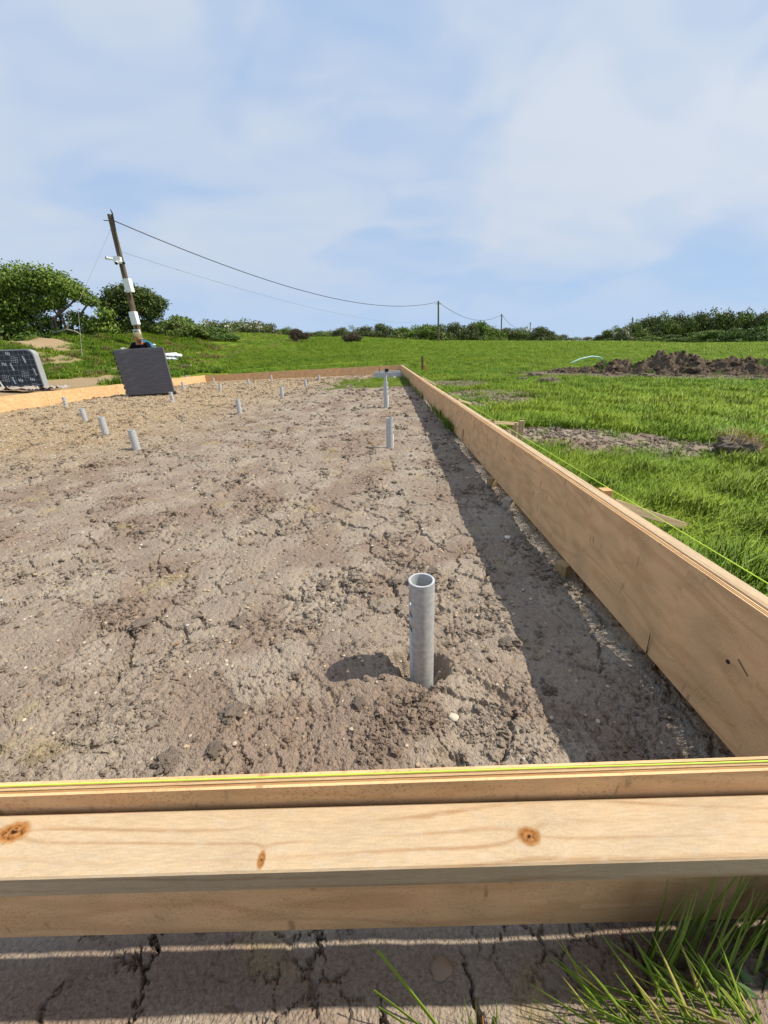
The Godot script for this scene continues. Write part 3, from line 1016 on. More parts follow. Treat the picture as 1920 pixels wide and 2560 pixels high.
	for i in br.size():
		var b: Array = br[i]
		o = thing("raking_brace", b[4], "timber brace", Vector3.ZERO, "timber braces outside the side boards")
		st = st_new()
		bar(st, b[0], b[1], b[2], b[3], Vector3.UP, 0.002, i * 0.7)
		put("brace", st.commit(), M.pine2, o)
		st = st_new()
		var sp: Vector3 = Vector3(0.9345, -0.1, b[0].z - 0.03)
		var tall := 0.380 if i == 0 else 0.362
		bar(st, sp, Vector3(sp.x, tall, sp.z), 0.042, 0.042, Vector3(0, 0, 1), 0.003)
		put("stake", st.commit(), M.orange_wood if i == 0 else M.pine3, o)
		if i == 1:
			for q in [[1.245, -3.75], [1.345, -3.84]]:
				st = st_new()
				bar(st, Vector3(q[0] + 0.045, -0.05, q[1] + 0.03), Vector3(q[0] + 0.045, 0.262, q[1] + 0.03), 0.04, 0.04, Vector3(0, 0, 1), 0.003)
				put("peg", st.commit(), M.pine2, o)
	# left side
	var lp := [[-8.25, -6.0, -0.03, 0.300], [-7.95, -9.66, -0.03, 0.285], [-7.62, -11.75, -0.028, 0.262], [-7.30, -13.2, -0.02, 0.262], [-6.76, -15.93, 0.0, 0.25]]
	for i in 4:
		o = thing("plywood_board", ["sunlit yellow plywood board in front of the black wrapped sheets", "sunlit yellow plywood board between the black wrapped sheets and the grey panel", "sunlit yellow plywood board partly hidden by the upright grey panel", "sunlit yellow plywood board right of the grey panel up to the far corner"][i], "plywood", Vector3.ZERO, "plywood form boards")
		var a: Array = lp[i]
		var b: Array = lp[i + 1]
		var p0 := Vector3(a[0], a[2] - 0.03, a[1])
		var p1 := Vector3(b[0], b[2] - 0.03, b[1])
		p1 = p1 + (p0 - p1).normalized() * 0.006
		var d := (p1 - p0).normalized()
		upright(o, p0, p1, a[3] - a[2] + 0.03, b[3] - b[2] + 0.03, Vector3(d.z, 0, -d.x).normalized() * (1.0 if d.z < 0 else -1.0), 0.02, M.ply_far, 1, i * 0.9)
		for k in 6:
			st = st_new()
			var q := p0.lerp(p1, 0.03 + 0.94 * (k / 2) / 2.0) + Vector3(0.001, 0.10 + 0.13 * (k % 2), 0)
			tube(st, [q, q + Vector3(0.004, 0, 0)], [0.008, 0.008], 8)
			put("screw_head", st.commit(), M.galv_dark, o)
	# back, five sheets
	var bp := [[-6.74, 0.0, 0.245], [-4.72, 0.03, 0.28], [-3.07, 0.05, 0.32], [-1.13, 0.07, 0.35], [0.865, 0.07, 0.375]]
	for i in 4:
		o = thing("plywood_board", ["shaded brown plywood board at the far end next to the left corner", "shaded brown plywood board at the far end, second from the left corner", "shaded brown plywood board at the far end left of the steel channels", "shaded brown plywood board at the far end behind the steel channels"][i], "plywood", Vector3.ZERO, "plywood form boards")
		var a: Array = bp[i]
		var b: Array = bp[i + 1]
		upright(o, Vector3(a[0] + 0.004, a[1] - 0.05, -15.93 + i * 0.03), Vector3(b[0] - 0.004, b[1] - 0.05, -15.90 + i * 0.03), a[2] - a[1] + 0.05, b[2] - b[1] + 0.05, Vector3(0, 0, -1), 0.02, M.ply_back, 1, i * 1.3)
	st = st_new()
	bar(st, Vector3(0.80, 0.366, -15.86), Vector3(1.08, 0.37, -15.9), 0.07, 0.03, Vector3.UP, 0.003)
	o = put("timber_offcut", st.commit(), M.deadwood)
	tag(o, "short grey timber offcut across the far right corner of the formwork", "timber")
	# strings
	st = st_new()
	tube(st, [Vector3(-4.0, 0.3715, -0.3735), Vector3(-0.58, 0.3742, -0.3735), Vector3(0.2, 0.3742, -0.3722), Vector3(0.845, 0.3742, -0.3690), Vector3(1.6, 0.374, -0.367)], [0.0010, 0.0010, 0.0010, 0.0010, 0.0010], 6)
	o = put("string_line", st.commit(), M.string)
	tag(o, "bright green builder's string lying on the nearest board's top edge", "string")
	st = st_new()
	tube(st, [Vector3(0.972, 0.371, 0.9), Vector3(0.970, 0.369, -2.0), Vector3(0.968, 0.372, -6.0), Vector3(0.98, 0.40, -15.5)], [0.0016, 0.0016, 0.0016, 0.0016], 6)
	o = put("string_line", st.commit(), M.string)
	tag(o, "bright green builder's string stretched outside the long side boards", "string")
	st = st_new()
	tube(st, [Vector3(-9.0, 0.30, -16.6), Vector3(-4.0, 0.43, -16.2), Vector3(1.66, 0.60, -15.52)], [0.0032, 0.0032, 0.0032], 5)
	o = put("string_line", st.commit(), M.string)
	tag(o, "thin green string stretched behind the far boards to the dark corner stake", "string")
	# dark corner stake with its orange brace
	o = thing("corner_stake", "dark wooden stake with an orange brace standing in grass beyond the far corner", "stake", Vector3(1.645, land(1.645, -15.5), -15.5))
	st = st_new()
	bar(st, Vector3(0, -0.2, 0), Vector3(0.008, 0.54, 0), 0.075, 0.075, Vector3(0, 0, 1), 0.006)
	put("stake", st.commit(), M.rust, o)
	st = st_new()
	bar(st, Vector3(0.05, 0.23, 0.02), Vector3(0.27, -0.03, 0.06), 0.045, 0.05, Vector3(0, 0, 1), 0.004)
	put("brace", st.commit(), M.orange, o)

# ------------------------------------------------------------------ steel posts
func post_node(h: float, r: float, holes: Array) -> CSGCombiner3D:
	var c := CSGCombiner3D.new()
	var a := CSGCylinder3D.new()
	a.name = "wall"
	a.radius = r
	a.height = h + 0.16
	a.sides = 40
	a.smooth_faces = true
	a.position.y = (h - 0.16) * 0.5
	a.material = M.galv
	c.add_child(a)
	var b := CSGCylinder3D.new()
	b.name = "bore"
	b.operation = CSGShape3D.OPERATION_SUBTRACTION
	b.radius = r - 0.0065
	b.height = h + 0.1
	b.sides = 36
	b.smooth_faces = true
	b.position.y = h * 0.5
	b.material = M.galv
	c.add_child(b)
	for q in holes:
		var k := CSGCylinder3D.new()
		k.name = "bolt_hole"
		k.operation = CSGShape3D.OPERATION_SUBTRACTION
		k.radius = q[1]
		k.height = r * 1.6
		k.sides = 14
		k.material = M.galv
		k.transform = Transform3D(Basis(Vector3.UP, q[2]) * Basis(Vector3.RIGHT, PI / 2), Vector3(sin(q[2]) * r, q[0], cos(q[2]) * r))
		c.add_child(k)
	return c

func build_posts() -> void:
	# near post
	var at := Vector3(0.112, -0.085, -1.010)
	var a := deg_to_rad(-72.0)
	var p := post_node(0.376, 0.0405, [[0.302, 0.0085, a], [0.256, 0.013, a], [0.202, 0.013, a], [0.302, 0.0085, a + PI]])
	p.name = numbered("steel_post")
	add_child(p)
	p.position = at
	p.rotation = Vector3(0.0, 0.0, 0.006)
	tag(p, "large galvanised steel tube standing in a dark hole in the cracked clay", "steel post", "galvanised ground screw posts")
	# rows of posts: x, z, height above ground
	var ps := [[0.092, -4.084, 0.310, "galvanised tube beside the side board, with a row of holes facing the board"], [-2.831, -4.427, 0.230, "leaning plain galvanised tube with a dark clod at its foot"], [-3.803, -5.376, 0.250, "plain galvanised tube standing between the clod-footed one and the gravelly left side"], [-5.088, -6.802, 0.202, "plain galvanised tube in the gravel, next but one to the yellow left boards"], [-7.216, -9.203, 0.203, "galvanised tube close to the yellow left boards, pierced with dark holes"], [-2.415, -6.793, 0.245, ""], [-4.671, -9.040, 0.225, "galvanised tube standing by the lower right corner of the upright grey panel"], [-2.213, -9.110, 0.234, ""], [-2.107, -11.615, 0.196, ""], [-2.058, -13.969, 0.169, ""], [-4.538, -11.551, 0.174, ""], [-4.355, -13.553, 0.177, ""], [-4.031, -15.277, 0.170, ""], [-6.222, -15.341, 0.157, ""], [-6.235, -12.902, 0.206, ""]]
	rng.seed = 9
	for q in ps:
		var hh: float = q[2]
		var holes := []
		if q[3] != "" and not String(q[3]).contains("plain"):
			var an := deg_to_rad(70.0 if q[0] > 0.0 else 10.0)
			for k in 3:
				holes.append([hh - 0.05 - k * 0.055, 0.011, an])
		var o := post_node(hh, 0.0395, holes)
		o.name = numbered("steel_post")
		add_child(o)
		o.position = Vector3(q[0], pad_base(q[0], q[1]), q[1])
		o.rotation = Vector3(rng.randf_range(-0.02, 0.02), rng.randf() * TAU if q[3] == "" else 0.0, rng.randf_range(-0.02, 0.02))
		tag(o, q[3] if q[3] != "" else "short plain galvanised tube set upright in a row on the gravelly pad", "steel post", "galvanised ground screw posts")
	# the tall one with an adjuster and black cap
	var o := thing("capped_post", "tall galvanised post with a thinner perforated tube and a black cap on top", "steel post", Vector3(0.11, pad_base(0.11, -6.82), -6.82), "galvanised ground screw posts")
	var c := post_node(0.42, 0.042, [[0.36, 0.011, 1.1], [0.29, 0.011, 1.1], [0.22, 0.011, 1.1]])
	c.name = "outer_tube"
	o.add_child(c, true)
	var st := st_new()
	tube(st, [Vector3(0, 0.2, 0), Vector3(0, 0.585, 0)], [0.022, 0.022], 20)
	put("inner_tube", st.commit(), M.galv, o)
	for k in 4:
		st = st_new()
		tube(st, [Vector3(0.004, 0.45 + k * 0.035, 0.0205), Vector3(0.004, 0.45 + k * 0.035, 0.0232)], [0.006, 0.006], 10)
		put("hole", st.commit(), M.black, o)
	st = st_new()
	box(st, Vector3(0.022, 0.605, 0), Vector3(0.062, 0.052, 0.05), Basis.IDENTITY, 0.004)
	put("cap", st.commit(), M.black, o)

func build_channels() -> void:
	# bundle of galvanised steel channels in the far corner
	for i in 2:
		var o := thing("steel_channel", ["ribbed galvanised steel channel on edge in the far right corner", "second galvanised steel channel lying behind the ribbed one in the far corner"][i], "steel channel", Vector3(0.30, 0.075, -13.62 - i * 0.20), "steel channels in the far corner")
		var L := 0.92 if i == 0 else 0.84
		var st := st_new()
		box(st, Vector3(0, 0.08 + i * 0.03, 0), Vector3(L, 0.155, 0.012), Basis.IDENTITY, 0.002)
		put("web", st.commit(), M.galv, o)
		for s in [-1, 1]:
			st = st_new()
			box(st, Vector3(0, 0.08 + i * 0.03 + s * 0.082, -0.055), Vector3(L, 0.009, 0.12), Basis.IDENTITY, 0.002)
			put("flange", st.commit(), M.galv, o)
		for k in 9:
			st = st_new()
			box(st, Vector3(-L * 0.5 + 0.03 + k * (L - 0.06) / 8.0, 0.08 + i * 0.03, 0.014), Vector3(0.014, 0.15, 0.014), Basis.IDENTITY, 0.002)
			put("rib", st.commit(), M.galv, o)
	var st2 := st_new()
	tube(st2, [Vector3(0.02, 0.24, -13.7), Vector3(0.02, 0.41, -13.7)], [0.016, 0.014], 8)
	var r := put("marker_pin", st2.commit(), M.rust)
	tag(r, "short dark pin standing upright on the steel channels", "pin")
	st2 = st_new()
	tube(st2, [Vector3(0.50, 0.07, -13.50), Vector3(0.50, 0.115, -13.50)], [0.055, 0.03], 12)
	r = put("plastic_cup", st2.commit(), M.white_box)
	tag(r, "small white upturned cup on the turf before the steel channels", "cup")

# ------------------------------------------------------------------ poles, wires
func build_pole_line() -> void:
	var base := Vector3(-13.17, 1.55, -23.57)
	var top := Vector3(-13.10, 7.56, -23.57)
	var o := thing("utility_pole", "weathered wooden utility pole carrying cameras and white boxes", "utility pole", base)
	var st := st_new()
	var d := top - base
	tube(st, [Vector3(0, -0.3, 0), d * 0.3, d * 0.65, d], [0.155, 0.145, 0.13, 0.115], 14)
	put("shaft", st.commit(), M.pole, o)
	st = st_new()
	tube(st, [d + Vector3(0.13, -0.65, 0.06), d + Vector3(0.16, 0.05, 0.03), d + Vector3(0.10, 0.22, 0)], [0.03, 0.035, 0.02], 8)
	put("top_bracket", st.commit(), M.cable, o)
	st = st_new()
	var pts := []
	var rr := []
	for i in 12:
		var t := i / 11.0
		pts.append(d * (0.985 - 0.60 * t) + Vector3(0.10 + 0.03 * sin(t * 9.0) - 0.02 * t, 0, 0.11))
		rr.append(0.022)
	tube(st, pts, rr, 6)
	put("down_cable", st.commit(), M.cable, o)
	st = st_new()
	bar(st, d + Vector3(-0.38, -0.22, 0), d + Vector3(0.1, -0.27, 0), 0.03, 0.03, Vector3.UP, 0.003)
	put("cross_bar", st.commit(), M.cable, o)
	# cameras: bracket with three white bullet cameras
	var cam := Vector3(-0.06, 4.06, 0.12)
	st = st_new()
	box(st, cam + Vector3(0.05, 0.0, 0.06), Vector3(0.34, 0.30, 0.16), Basis(Vector3.BACK, -0.15), 0.03)
	put("camera_bracket", st.commit(), M.white_box, o)
	for q in [[Vector3(-0.12, 0.02, 0.1), Vector3(-0.46, 0.09, 0.18)], [Vector3(0.16, -0.08, 0.12), Vector3(0.44, -0.19, 0.28)], [Vector3(0.02, -0.10, 0.15), Vector3(0.10, -0.20, 0.36)]]:
		var a: Vector3 = cam + q[0]
		var b: Vector3 = cam + q[1]
		st = st_new()
		tube(st, [a, a.lerp(b, 0.9)], [0.045, 0.065], 10)
		var body := put("camera", st.commit(), M.white_box, o)
		st = st_new()
		tube(st, [a.lerp(b, 0.895), b], [0.072, 0.072], 10)
		put("lens_hood", st.commit(), M.black, body)
	# white aerial boxes and electricity box
	for q in [[Vector3(0.22, 2.90, 0.20), Vector3(0.40, 0.62, 0.20), -0.25], [Vector3(0.10, 1.37, 0.20), Vector3(0.40, 0.64, 0.20), -0.25]]:
		st = st_new()
		var bb := Basis(Vector3.UP, q[2]) * Basis(Vector3.BACK, 0.02)
		box(st, q[0], q[1], bb, 0.02)
		var bx := put("white_cabinet", st.commit(), M.white_box, o)
		st = st_new()
		box(st, q[0] + bb * Vector3(0.06, 0, 0.11), Vector3(0.27, q[1].y - 0.04, 0.02), bb, 0.008)
		put("door", st.commit(), M.white_box, bx)
	st = st_new()
	tube(st, [Vector3(0.02, 2.66, 0.25), Vector3(0.06, 2.64, 0.36)], [0.06, 0.05], 10)
	put("camera", st.commit(), M.white_box, o)
	for s in [-0.06, 0.14]:
		st = st_new()
		bar(st, Vector3(s, 0.2, 0.17), Vector3(s, 1.1, 0.17), 0.07, 0.03, Vector3.BACK, 0.004)
		put("batten", st.commit(), M.pine3, o)
	st = st_new()
	box(st, Vector3(0.06, 0.62, 0.24), Vector3(0.34, 0.42, 0.14), Basis.IDENTITY, 0.03)
	var mb := put("meter_box", st.commit(), M.white_dull, o)
	st = st_new()
	box(st, Vector3(0.02, 0.72, 0.318), Vector3(0.16, 0.05, 0.014), Basis.IDENTITY, 0.004)
	put("slot", st.commit(), M.cable, mb)
	st = st_new()
	box(st, Vector3(0.10, 0.2, 0.26), Vector3(0.20, 0.30, 0.10), Basis.IDENTITY, 0.02)
	put("junction_box", st.commit(), M.white_box, o)
	# guy wire
	st = st_new()
	tube(st, [top + Vector3(-0.05, -0.5, 0), Vector3(-14.2, 3.4, -20.9), Vector3(-11.9, land(-11.9, -16.8) + 0.05, -16.8)], [0.007, 0.007, 0.009], 5)
	o = put("guy_wire", st.commit(), M.steel_rope)
	tag(o, "thin straight guy wire slanting from the pole top down to the grassy bank", "guy wire")
	# further poles
	var ends := [top + Vector3(0.12, -0.25, 0.0)]
	for q in [[Vector3(8.16, 1.3, -56.41), Vector3(8.04, 6.51, -56.43), 0.13, "dark wooden pole standing alone at the crest of the meadow", true], [Vector3(23.7, 1.2, -80.6), Vector3(23.47, 6.38, -80.65), 0.13, "slim dark pole in front of the hedge, next along the line from the lone pole", true], [Vector3(44.2, 0.5, -122.2), Vector3(44.07, 6.75, -122.3), 0.14, "farthest pole, only its tip showing over the hedge", true], [Vector3(45.49, 0.4, -75.33), Vector3(45.28, 4.79, -75.46), 0.11, "leaning pole at the foot of the wooded rise", false]]:
		o = thing("line_pole", q[3], "utility pole", q[0], "poles along the field")
		st = st_new()
		tube(st, [Vector3.ZERO, q[1] - q[0]], [q[2], q[2] * 0.75], 10)
		put("shaft", st.commit(), M.pole, o)
		st = st_new()
		bar(st, q[1] - q[0] + Vector3(-0.3, -0.35, 0), q[1] - q[0] + Vector3(0.3, -0.35, 0), 0.06, 0.06, Vector3.UP, 0.005)
		put("insulator_bar", st.commit(), M.cable, o)
		if q[4]:
			ends.append(q[1] + Vector3(0, -0.12, 0))
	for i in ends.size() - 1:
		o = put("overhead_cable", wire(ends[i], ends[i + 1], [1.75, 1.5, 1.9][i], [0.024, 0.026, 0.03][i], 40), M.cable)
		tag(o, ["thick black overhead cable sagging from the camera pole to the lone pole", "overhead cable from the lone pole to the slim pole by the hedge", "overhead cable dipping from the slim pole towards the farthest pole"][i], "overhead cable", "overhead cables")
	o = put("overhead_cable", wire(Vector3(-13.15, 6.05, -23.5), Vector3(6.0, 4.6, -66.0), 0.9, 0.011, 40), M.thin_cable)
	tag(o, "faint thin grey wire running below the thick black cable", "overhead cable", "overhead cables")
	# pale blue hose on the field
	st = st_new()
	tube(st, [Vector3(8.5, 0.1, -18.2), Vector3(9.0, 0.28, -18.3), Vector3(9.6, 0.36, -18.5), Vector3(10.0, 0.31, -18.6), Vector3(10.3, 0.11, -18.7)], [0.03, 0.03, 0.03, 0.03, 0.03], 8)
	o = put("plastic_pipe", st.commit(), M.hose)
	tag(o, "pale blue plastic pipe arching out of the grass beyond the earth heap", "pipe")

# ------------------------------------------------------------------ trees and bushes
func blob_leaves(blobs: Array, count: int, size: float, cols: Array, seed_: int, flower: float = 0.0, fcol: Color = Color.WHITE, lean: Vector3 = Vector3.ZERO) -> ArrayMesh:
	var r := RandomNumberGenerator.new()
	r.seed = seed_
	var v := PackedVector3Array()
	var nn := PackedVector3Array()
	var cc := PackedColorArray()
	v.resize(count * 6)
	nn.resize(count * 6)
	cc.resize(count * 6)
	var tot := 0.0
	for b in blobs:
		tot += pow(b[1], 2.0)
	var cl := noise(seed_, 1.4, 2)
	var k := 0
	for i in count:
		var pick := r.randf() * tot
		var b: Array = blobs[0]
		for q in blobs:
			pick -= pow(q[1], 2.0)
			if pick <= 0.0:
				b = q
				break
		var dir := Vector3(r.randfn(), r.randfn(), r.randfn()).normalized()
		var rad: float = b[1] * pow(r.randf(), 0.28) * (1.0 + 0.55 * cl.get_noise_3dv(dir * 2.6 + b[0])) * (1.18 if count > 10000 and r.randf() < 0.06 else 1.0)
		var p: Vector3 = b[0] + dir * rad * Vector3(1.0, b[2], 1.0)
		if p.y < 0.02:
			p.y = r.randf() * 0.15
		var n := (dir + Vector3(r.randfn(), r.randfn(), r.randfn()) * 0.8 + Vector3.UP * 0.3).normalized()
		var t := n.cross(Vector3(r.randfn(), r.randfn(), r.randfn())).normalized()
		if lean != Vector3.ZERO:
			t = (t + lean).normalized()
		var s := n.cross(t).normalized()
		var sz := size * r.randf_range(0.6, 1.25)
		t *= sz
		s *= sz * 0.55
		var tone: float = clampf(0.5 + 0.9 * cl.get_noise_3dv(p * 0.9 / maxf(b[1], 0.2) + Vector3(3, 0, 0)) + r.randf_range(-0.28, 0.28), 0.0, 1.0)
		var c: Color = cols[0].lerp(cols[1], tone)
		if flower > 0.0 and r.randf() < flower * smoothstep(-0.1, 0.35, cl.get_noise_3dv(p * 1.3 + Vector3(0, 9, 0))):
			c = fcol
		for q in [p - t, p + s, p + t * 1.1, p - t, p + t * 1.1, p - s]:
			v[k] = q
			nn[k] = n
			cc[k] = c
			k += 1
	return arr_mesh(v, nn, cc, PackedVector2Array(), PackedInt32Array())

func limbs(blobs: Array, roots: Array, seed_: int, r0: float) -> Mesh:
	var r := RandomNumberGenerator.new()
	r.seed = seed_
	var st := st_new()
	for b in blobs:
		var e: Vector3 = b[0]
		var root: Vector3 = roots[0]
		for q in roots:
			if absf(q.x - e.x) < absf(root.x - e.x):
				root = q
		var m := root.lerp(e, 0.45) + Vector3(r.randfn(), r.randfn() * 0.4, r.randfn()) * 0.12 * (e - root).length()
		tube(st, [root, m, e, e + (e - m) * 0.15], [r0, r0 * 0.7, r0 * 0.4, r0 * 0.15], 6)
	return st.commit()

func build_trees() -> void:
	rng.seed = 31
	# the two wind-bent trees behind the bank
	var at := Vector3(-20.6, land(-20.6, -27.4) - 0.1, -27.4)
	var o := thing("tree", "broad wind-swept green tree on the bank with bare boughs beneath its crown", "tree", at, "trees on the bank")
	var bl := []
	for q in [[-2.4, 3.4, 0.3, 1.35], [-1.2, 3.75, 0.2, 1.25], [0.0, 3.85, 0.0, 1.1], [1.0, 3.65, 0.0, 0.95], [1.9, 3.25, 0.2, 0.8], [2.55, 2.95, 0.3, 0.55], [3.0, 2.6, 0.3, 0.45], [-2.6, 2.2, 0.0, 1.2], [-1.2, 2.4, 0.2, 1.0], [0.2, 2.7, 0.0, 0.8], [1.0, 2.6, 0.4, 0.55], [-3.4, 2.8, 0.0, 1.3], [-4.6, 3.0, -0.2, 1.3], [-3.0, 1.2, 0.3, 1.0], [-1.4, 1.3, 0.2, 0.85], [-0.2, 1.5, 0.0, 0.6], [0.8, 0.9, 0.2, 0.55], [0.0, 0.6, 0.3, 0.7], [-4.4, 1.5, 0.2, 1.1], [1.7, 0.6, 0.2, 0.6], [-2.2, 0.5, 0.5, 0.9], [1.6, 1.7, 0.0, 0.6], [2.6, 1.3, 0.0, 0.65], [3.4, 1.0, 0.1, 0.65], [3.6, 1.9, 0.1, 0.5], [-3.6, 0.6, 0.5, 0.9], [-0.9, 0.5, 0.4, 0.8], [2.5, 0.4, 0.3, 0.6], [1.0, 0.3, 0.5, 0.6]]:
		bl.append([Vector3(q[0], q[1], q[2]), q[3] * 1.12, 0.66])
	put("crown", blob_leaves(bl, 46000, 0.085, [Color(0.060, 0.110, 0.018), Color(0.215, 0.300, 0.048)], 5, 0.0, Color.WHITE, Vector3(0.5, 0.3, 0.2)), M.leaf, o)
	put("trunk", limbs(bl, [Vector3(-2.6, 0, 0), Vector3(-1.0, 0, 0.2), Vector3(0.2, 0, 0.1), Vector3(-3.8, 0, 0)], 6, 0.10), M.bark, o)
	var st: SurfaceTool
	for q in [[Vector3(0.4, 0.9, 0.6), Vector3(1.4, 1.05, 0.8), Vector3(2.0, 0.9, 0.9), Vector3(2.35, 0.7, 1.0)], [Vector3(1.4, 1.05, 0.8), Vector3(1.7, 1.5, 0.8), Vector3(1.72, 2.0, 0.8), Vector3(2.3, 2.05, 0.9)], [Vector3(0.6, 0.35, 0.8), Vector3(1.4, 0.45, 0.9), Vector3(2.2, 0.6, 1.0), Vector3(2.5, 0.5, 1.0)], [Vector3(-4.0, 1.1, 0.9), Vector3(-3.2, 0.9, 1.0), Vector3(-2.5, 0.75, 1.1), Vector3(-2.0, 0.8, 1.1)]]:
		st = st_new()
		tube(st, q, [0.055, 0.045, 0.035, 0.015], 6)
		put("dead_bough", st.commit(), M.deadwood, o)
	at = Vector3(-16.0, land(-16.0, -28.9) - 0.1, -28.9)
	o = thing("tree", "rounded dark green tree directly behind the camera pole", "tree", at, "trees on the bank")
	bl = []
	for q in [[-1.7, 2.2, 0.0, 0.6], [-1.0, 2.6, 0.0, 0.8], [-0.1, 2.75, 0.0, 0.8], [0.8, 2.5, 0.0, 0.8], [1.5, 2.1, 0.0, 0.7], [-1.1, 1.8, 0.2, 0.8], [0.1, 1.9, 0.1, 0.9], [1.1, 1.6, 0.1, 0.7], [-1.7, 1.0, 0.2, 0.7], [-0.6, 0.9, 0.2, 0.8], [0.6, 0.8, 0.2, 0.7], [-2.4, 0.6, 0.1, 0.6], [1.3, 0.5, 0.3, 0.5], [-0.5, 0.3, 0.4, 0.7], [-3.2, 0.5, 0.3, 0.6]]:
		bl.append([Vector3(q[0], q[1], q[2]), q[3], 0.68])
	put("crown", blob_leaves(bl, 30000, 0.070, [Color(0.038, 0.062, 0.016), Color(0.125, 0.165, 0.038)], 8, 0.0, Color.WHITE, Vector3(0.6, 0.2, 0.1)), M.leaf, o)
	put("trunk", limbs(bl, [Vector3(-0.4, 0, 0), Vector3(0.3, 0, 0.1), Vector3(-1.2, 0, 0)], 9, 0.07), M.bark, o)
	# hedge bushes: six kinds, unit half width and unit height
	var kinds := []
	var pal := [[Color(0.060, 0.098, 0.020), Color(0.165, 0.215, 0.045)], [Color(0.040, 0.085, 0.017), Color(0.115, 0.185, 0.034)], [Color(0.050, 0.070, 0.022), Color(0.130, 0.150, 0.050)], [Color(0.070, 0.120, 0.018), Color(0.170, 0.245, 0.038)], [Color(0.055, 0.080, 0.024), Color(0.130, 0.155, 0.050)], [Color(0.10, 0.13, 0.06), Color(0.21, 0.24, 0.12)]]
	for kd in 6:
		var pair := []
		for vv in 2:
			bl = []
			var r := RandomNumberGenerator.new()
			r.seed = 200 + kd * 10 + vv
			for i in 16:
				var an := r.randf() * TAU
				var ra := sqrt(r.randf()) * 0.85
				var hy := r.randf_range(0.08, 0.78) * (1.0 - 0.45 * ra * ra)
				bl.append([Vector3(cos(an) * ra, hy, sin(an) * ra), r.randf_range(0.26, 0.44), 0.5])
			for i in 7:
				var an2 := i * TAU / 7.0
				bl.append([Vector3(cos(an2) * 0.75, 0.15, sin(an2) * 0.75), 0.36, 0.5])
			bl.append([Vector3(r.randf_range(-0.25, 0.25), 0.72, 0), 0.40, 0.55])
			var cnt := 1700 if kd == 5 else 6500
			var cm := blob_leaves(bl, cnt, 0.048, pal[kd], 300 + kd * 7 + vv, 0.55 if kd == 4 else 0.0, Color(0.62, 0.60, 0.52))
			var tm := limbs(bl, [Vector3(-0.25, -0.1, 0), Vector3(0.2, -0.1, 0.1), Vector3(0, -0.1, -0.2)], 400 + kd * 3 + vv, 0.03)
			pair.append([cm, tm])
		kinds.append(pair)
	var B := [[-16.0, -32.3, 0.68, 1.32, 1], [-16.6, -36.4, 0.85, 2.01, 3], [-17.6, -40.3, 0.80, 1.64, 0], [-20.9, -52.0, 1.14, 2.87, 4], [-20.5, -54.3, 1.09, 2.72, 4], [-20.0, -56.6, 1.03, 2.74, 0], [-19.1, -57.9, 1.07, 2.54, 4], [-18.0, -59.3, 1.34, 2.63, 0], [-16.3, -57.7, 0.96, 2.24, 4], [-15.3, -60.1, 1.07, 1.98, 2], [-8.9, -65.4, 1.13, 1.30, 0], [-7.6, -67.6, 1.17, 1.51, 0], [-5.5, -63.8, 0.83, 1.70, 2], [-3.9, -61.9, 0.94, 1.94, 5], [-2.1, -66.0, 1.14, 2.11, 2], [0.2, -66.0, 1.14, 2.52, 2], [2.5, -66.0, 1.15, 1.89, 0], [4.4, -67.9, 1.32, 2.28, 3], [6.5, -69.7, 1.36, 2.74, 3], [8.3, -69.5, 1.35, 2.93, 3], [10.5, -69.2, 1.33, 2.97, 0], [13.1, -70.8, 1.36, 3.16, 2], [15.1, -70.4, 1.19, 2.89, 2], [17.7, -73.9, 1.40, 3.35, 3], [20.8, -77.3, 1.46, 2.84, 3], [24.2, -80.5, 1.34, 2.58, 2], [26.8, -81.7, 1.52, 2.62, 0], [29.4, -82.9, 1.36, 2.75, 4], [30.2, -78.4, 1.43, 2.70, 2], [35.0, -85.1, 1.04, 2.07, 2], [48.0, -110.0, 1.55, 2.58, 2], [53.0, -113.2, 1.81, 1.99, 4], [56.0, -111.7, 1.76, 2.02, 4], [56.4, -105.9, 1.45, 1.79, 2], [50.7, -91.9, 1.41, 2.68, 2], [50.9, -89.5, 1.36, 3.27, 0], [46.6, -79.3, 1.05, 2.53, 4], [55.2, -90.5, 1.68, 4.40, 0], [57.9, -91.2, 1.83, 5.37, 2], [61.0, -91.5, 1.97, 5.98, 0], [64.3, -91.7, 1.95, 6.05, 2], [65.4, -88.5, 1.70, 5.50, 0], [66.9, -87.3, 1.80, 6.10, 2], [69.7, -87.6, 1.92, 6.44, 0], [71.7, -86.0, 1.85, 6.26, 2], [72.3, -82.9, 1.75, 6.04, 0], [74.1, -81.3, 1.69, 5.63, 2], [74.4, -78.3, 1.60, 5.20, 0], [49.9, -77.3, 1.43, 1.05, 3], [52.8, -75.3, 1.63, 1.35, 1], [56.6, -75.0, 1.71, 1.87, 0], [56.4, -70.2, 1.56, 2.01, 3], [57.1, -67.0, 1.56, 2.15, 1], [57.8, -63.7, 1.55, 2.19, 1], [59.6, -62.0, 1.47, 2.13, 1], [-13.2, -61.5, 1.2, 1.5, 0], [-10.6, -64.0, 1.2, 1.0, 2], [32.6, -82.5, 1.4, 2.3, 0], [38.0, -92.0, 1.5, 1.9, 2], [42.5, -100.0, 1.6, 2.1, 4], [-18.6, -29.4, 1.0, 1.5, 2], [-14.2, -30.6, 1.0, 1.2, 0], [-12.6, -32.5, 1.0, 0.9, 1], [-22.8, -25.6, 1.2, 1.5, 1], [-17.9, -33.2, 1.2, 1.3, 2], [-19.3, -31.0, 1.3, 1.4, 1]]
	var kl := ["mid-green hedge bush on the field edge", "low dark green bush of the hedge", "dark olive thorn bush of the hedge", "bright fresh green bush of the hedge", "hedge bush flecked with white hawthorn blossom", "thin pale feathery bush showing sky between its twigs"]
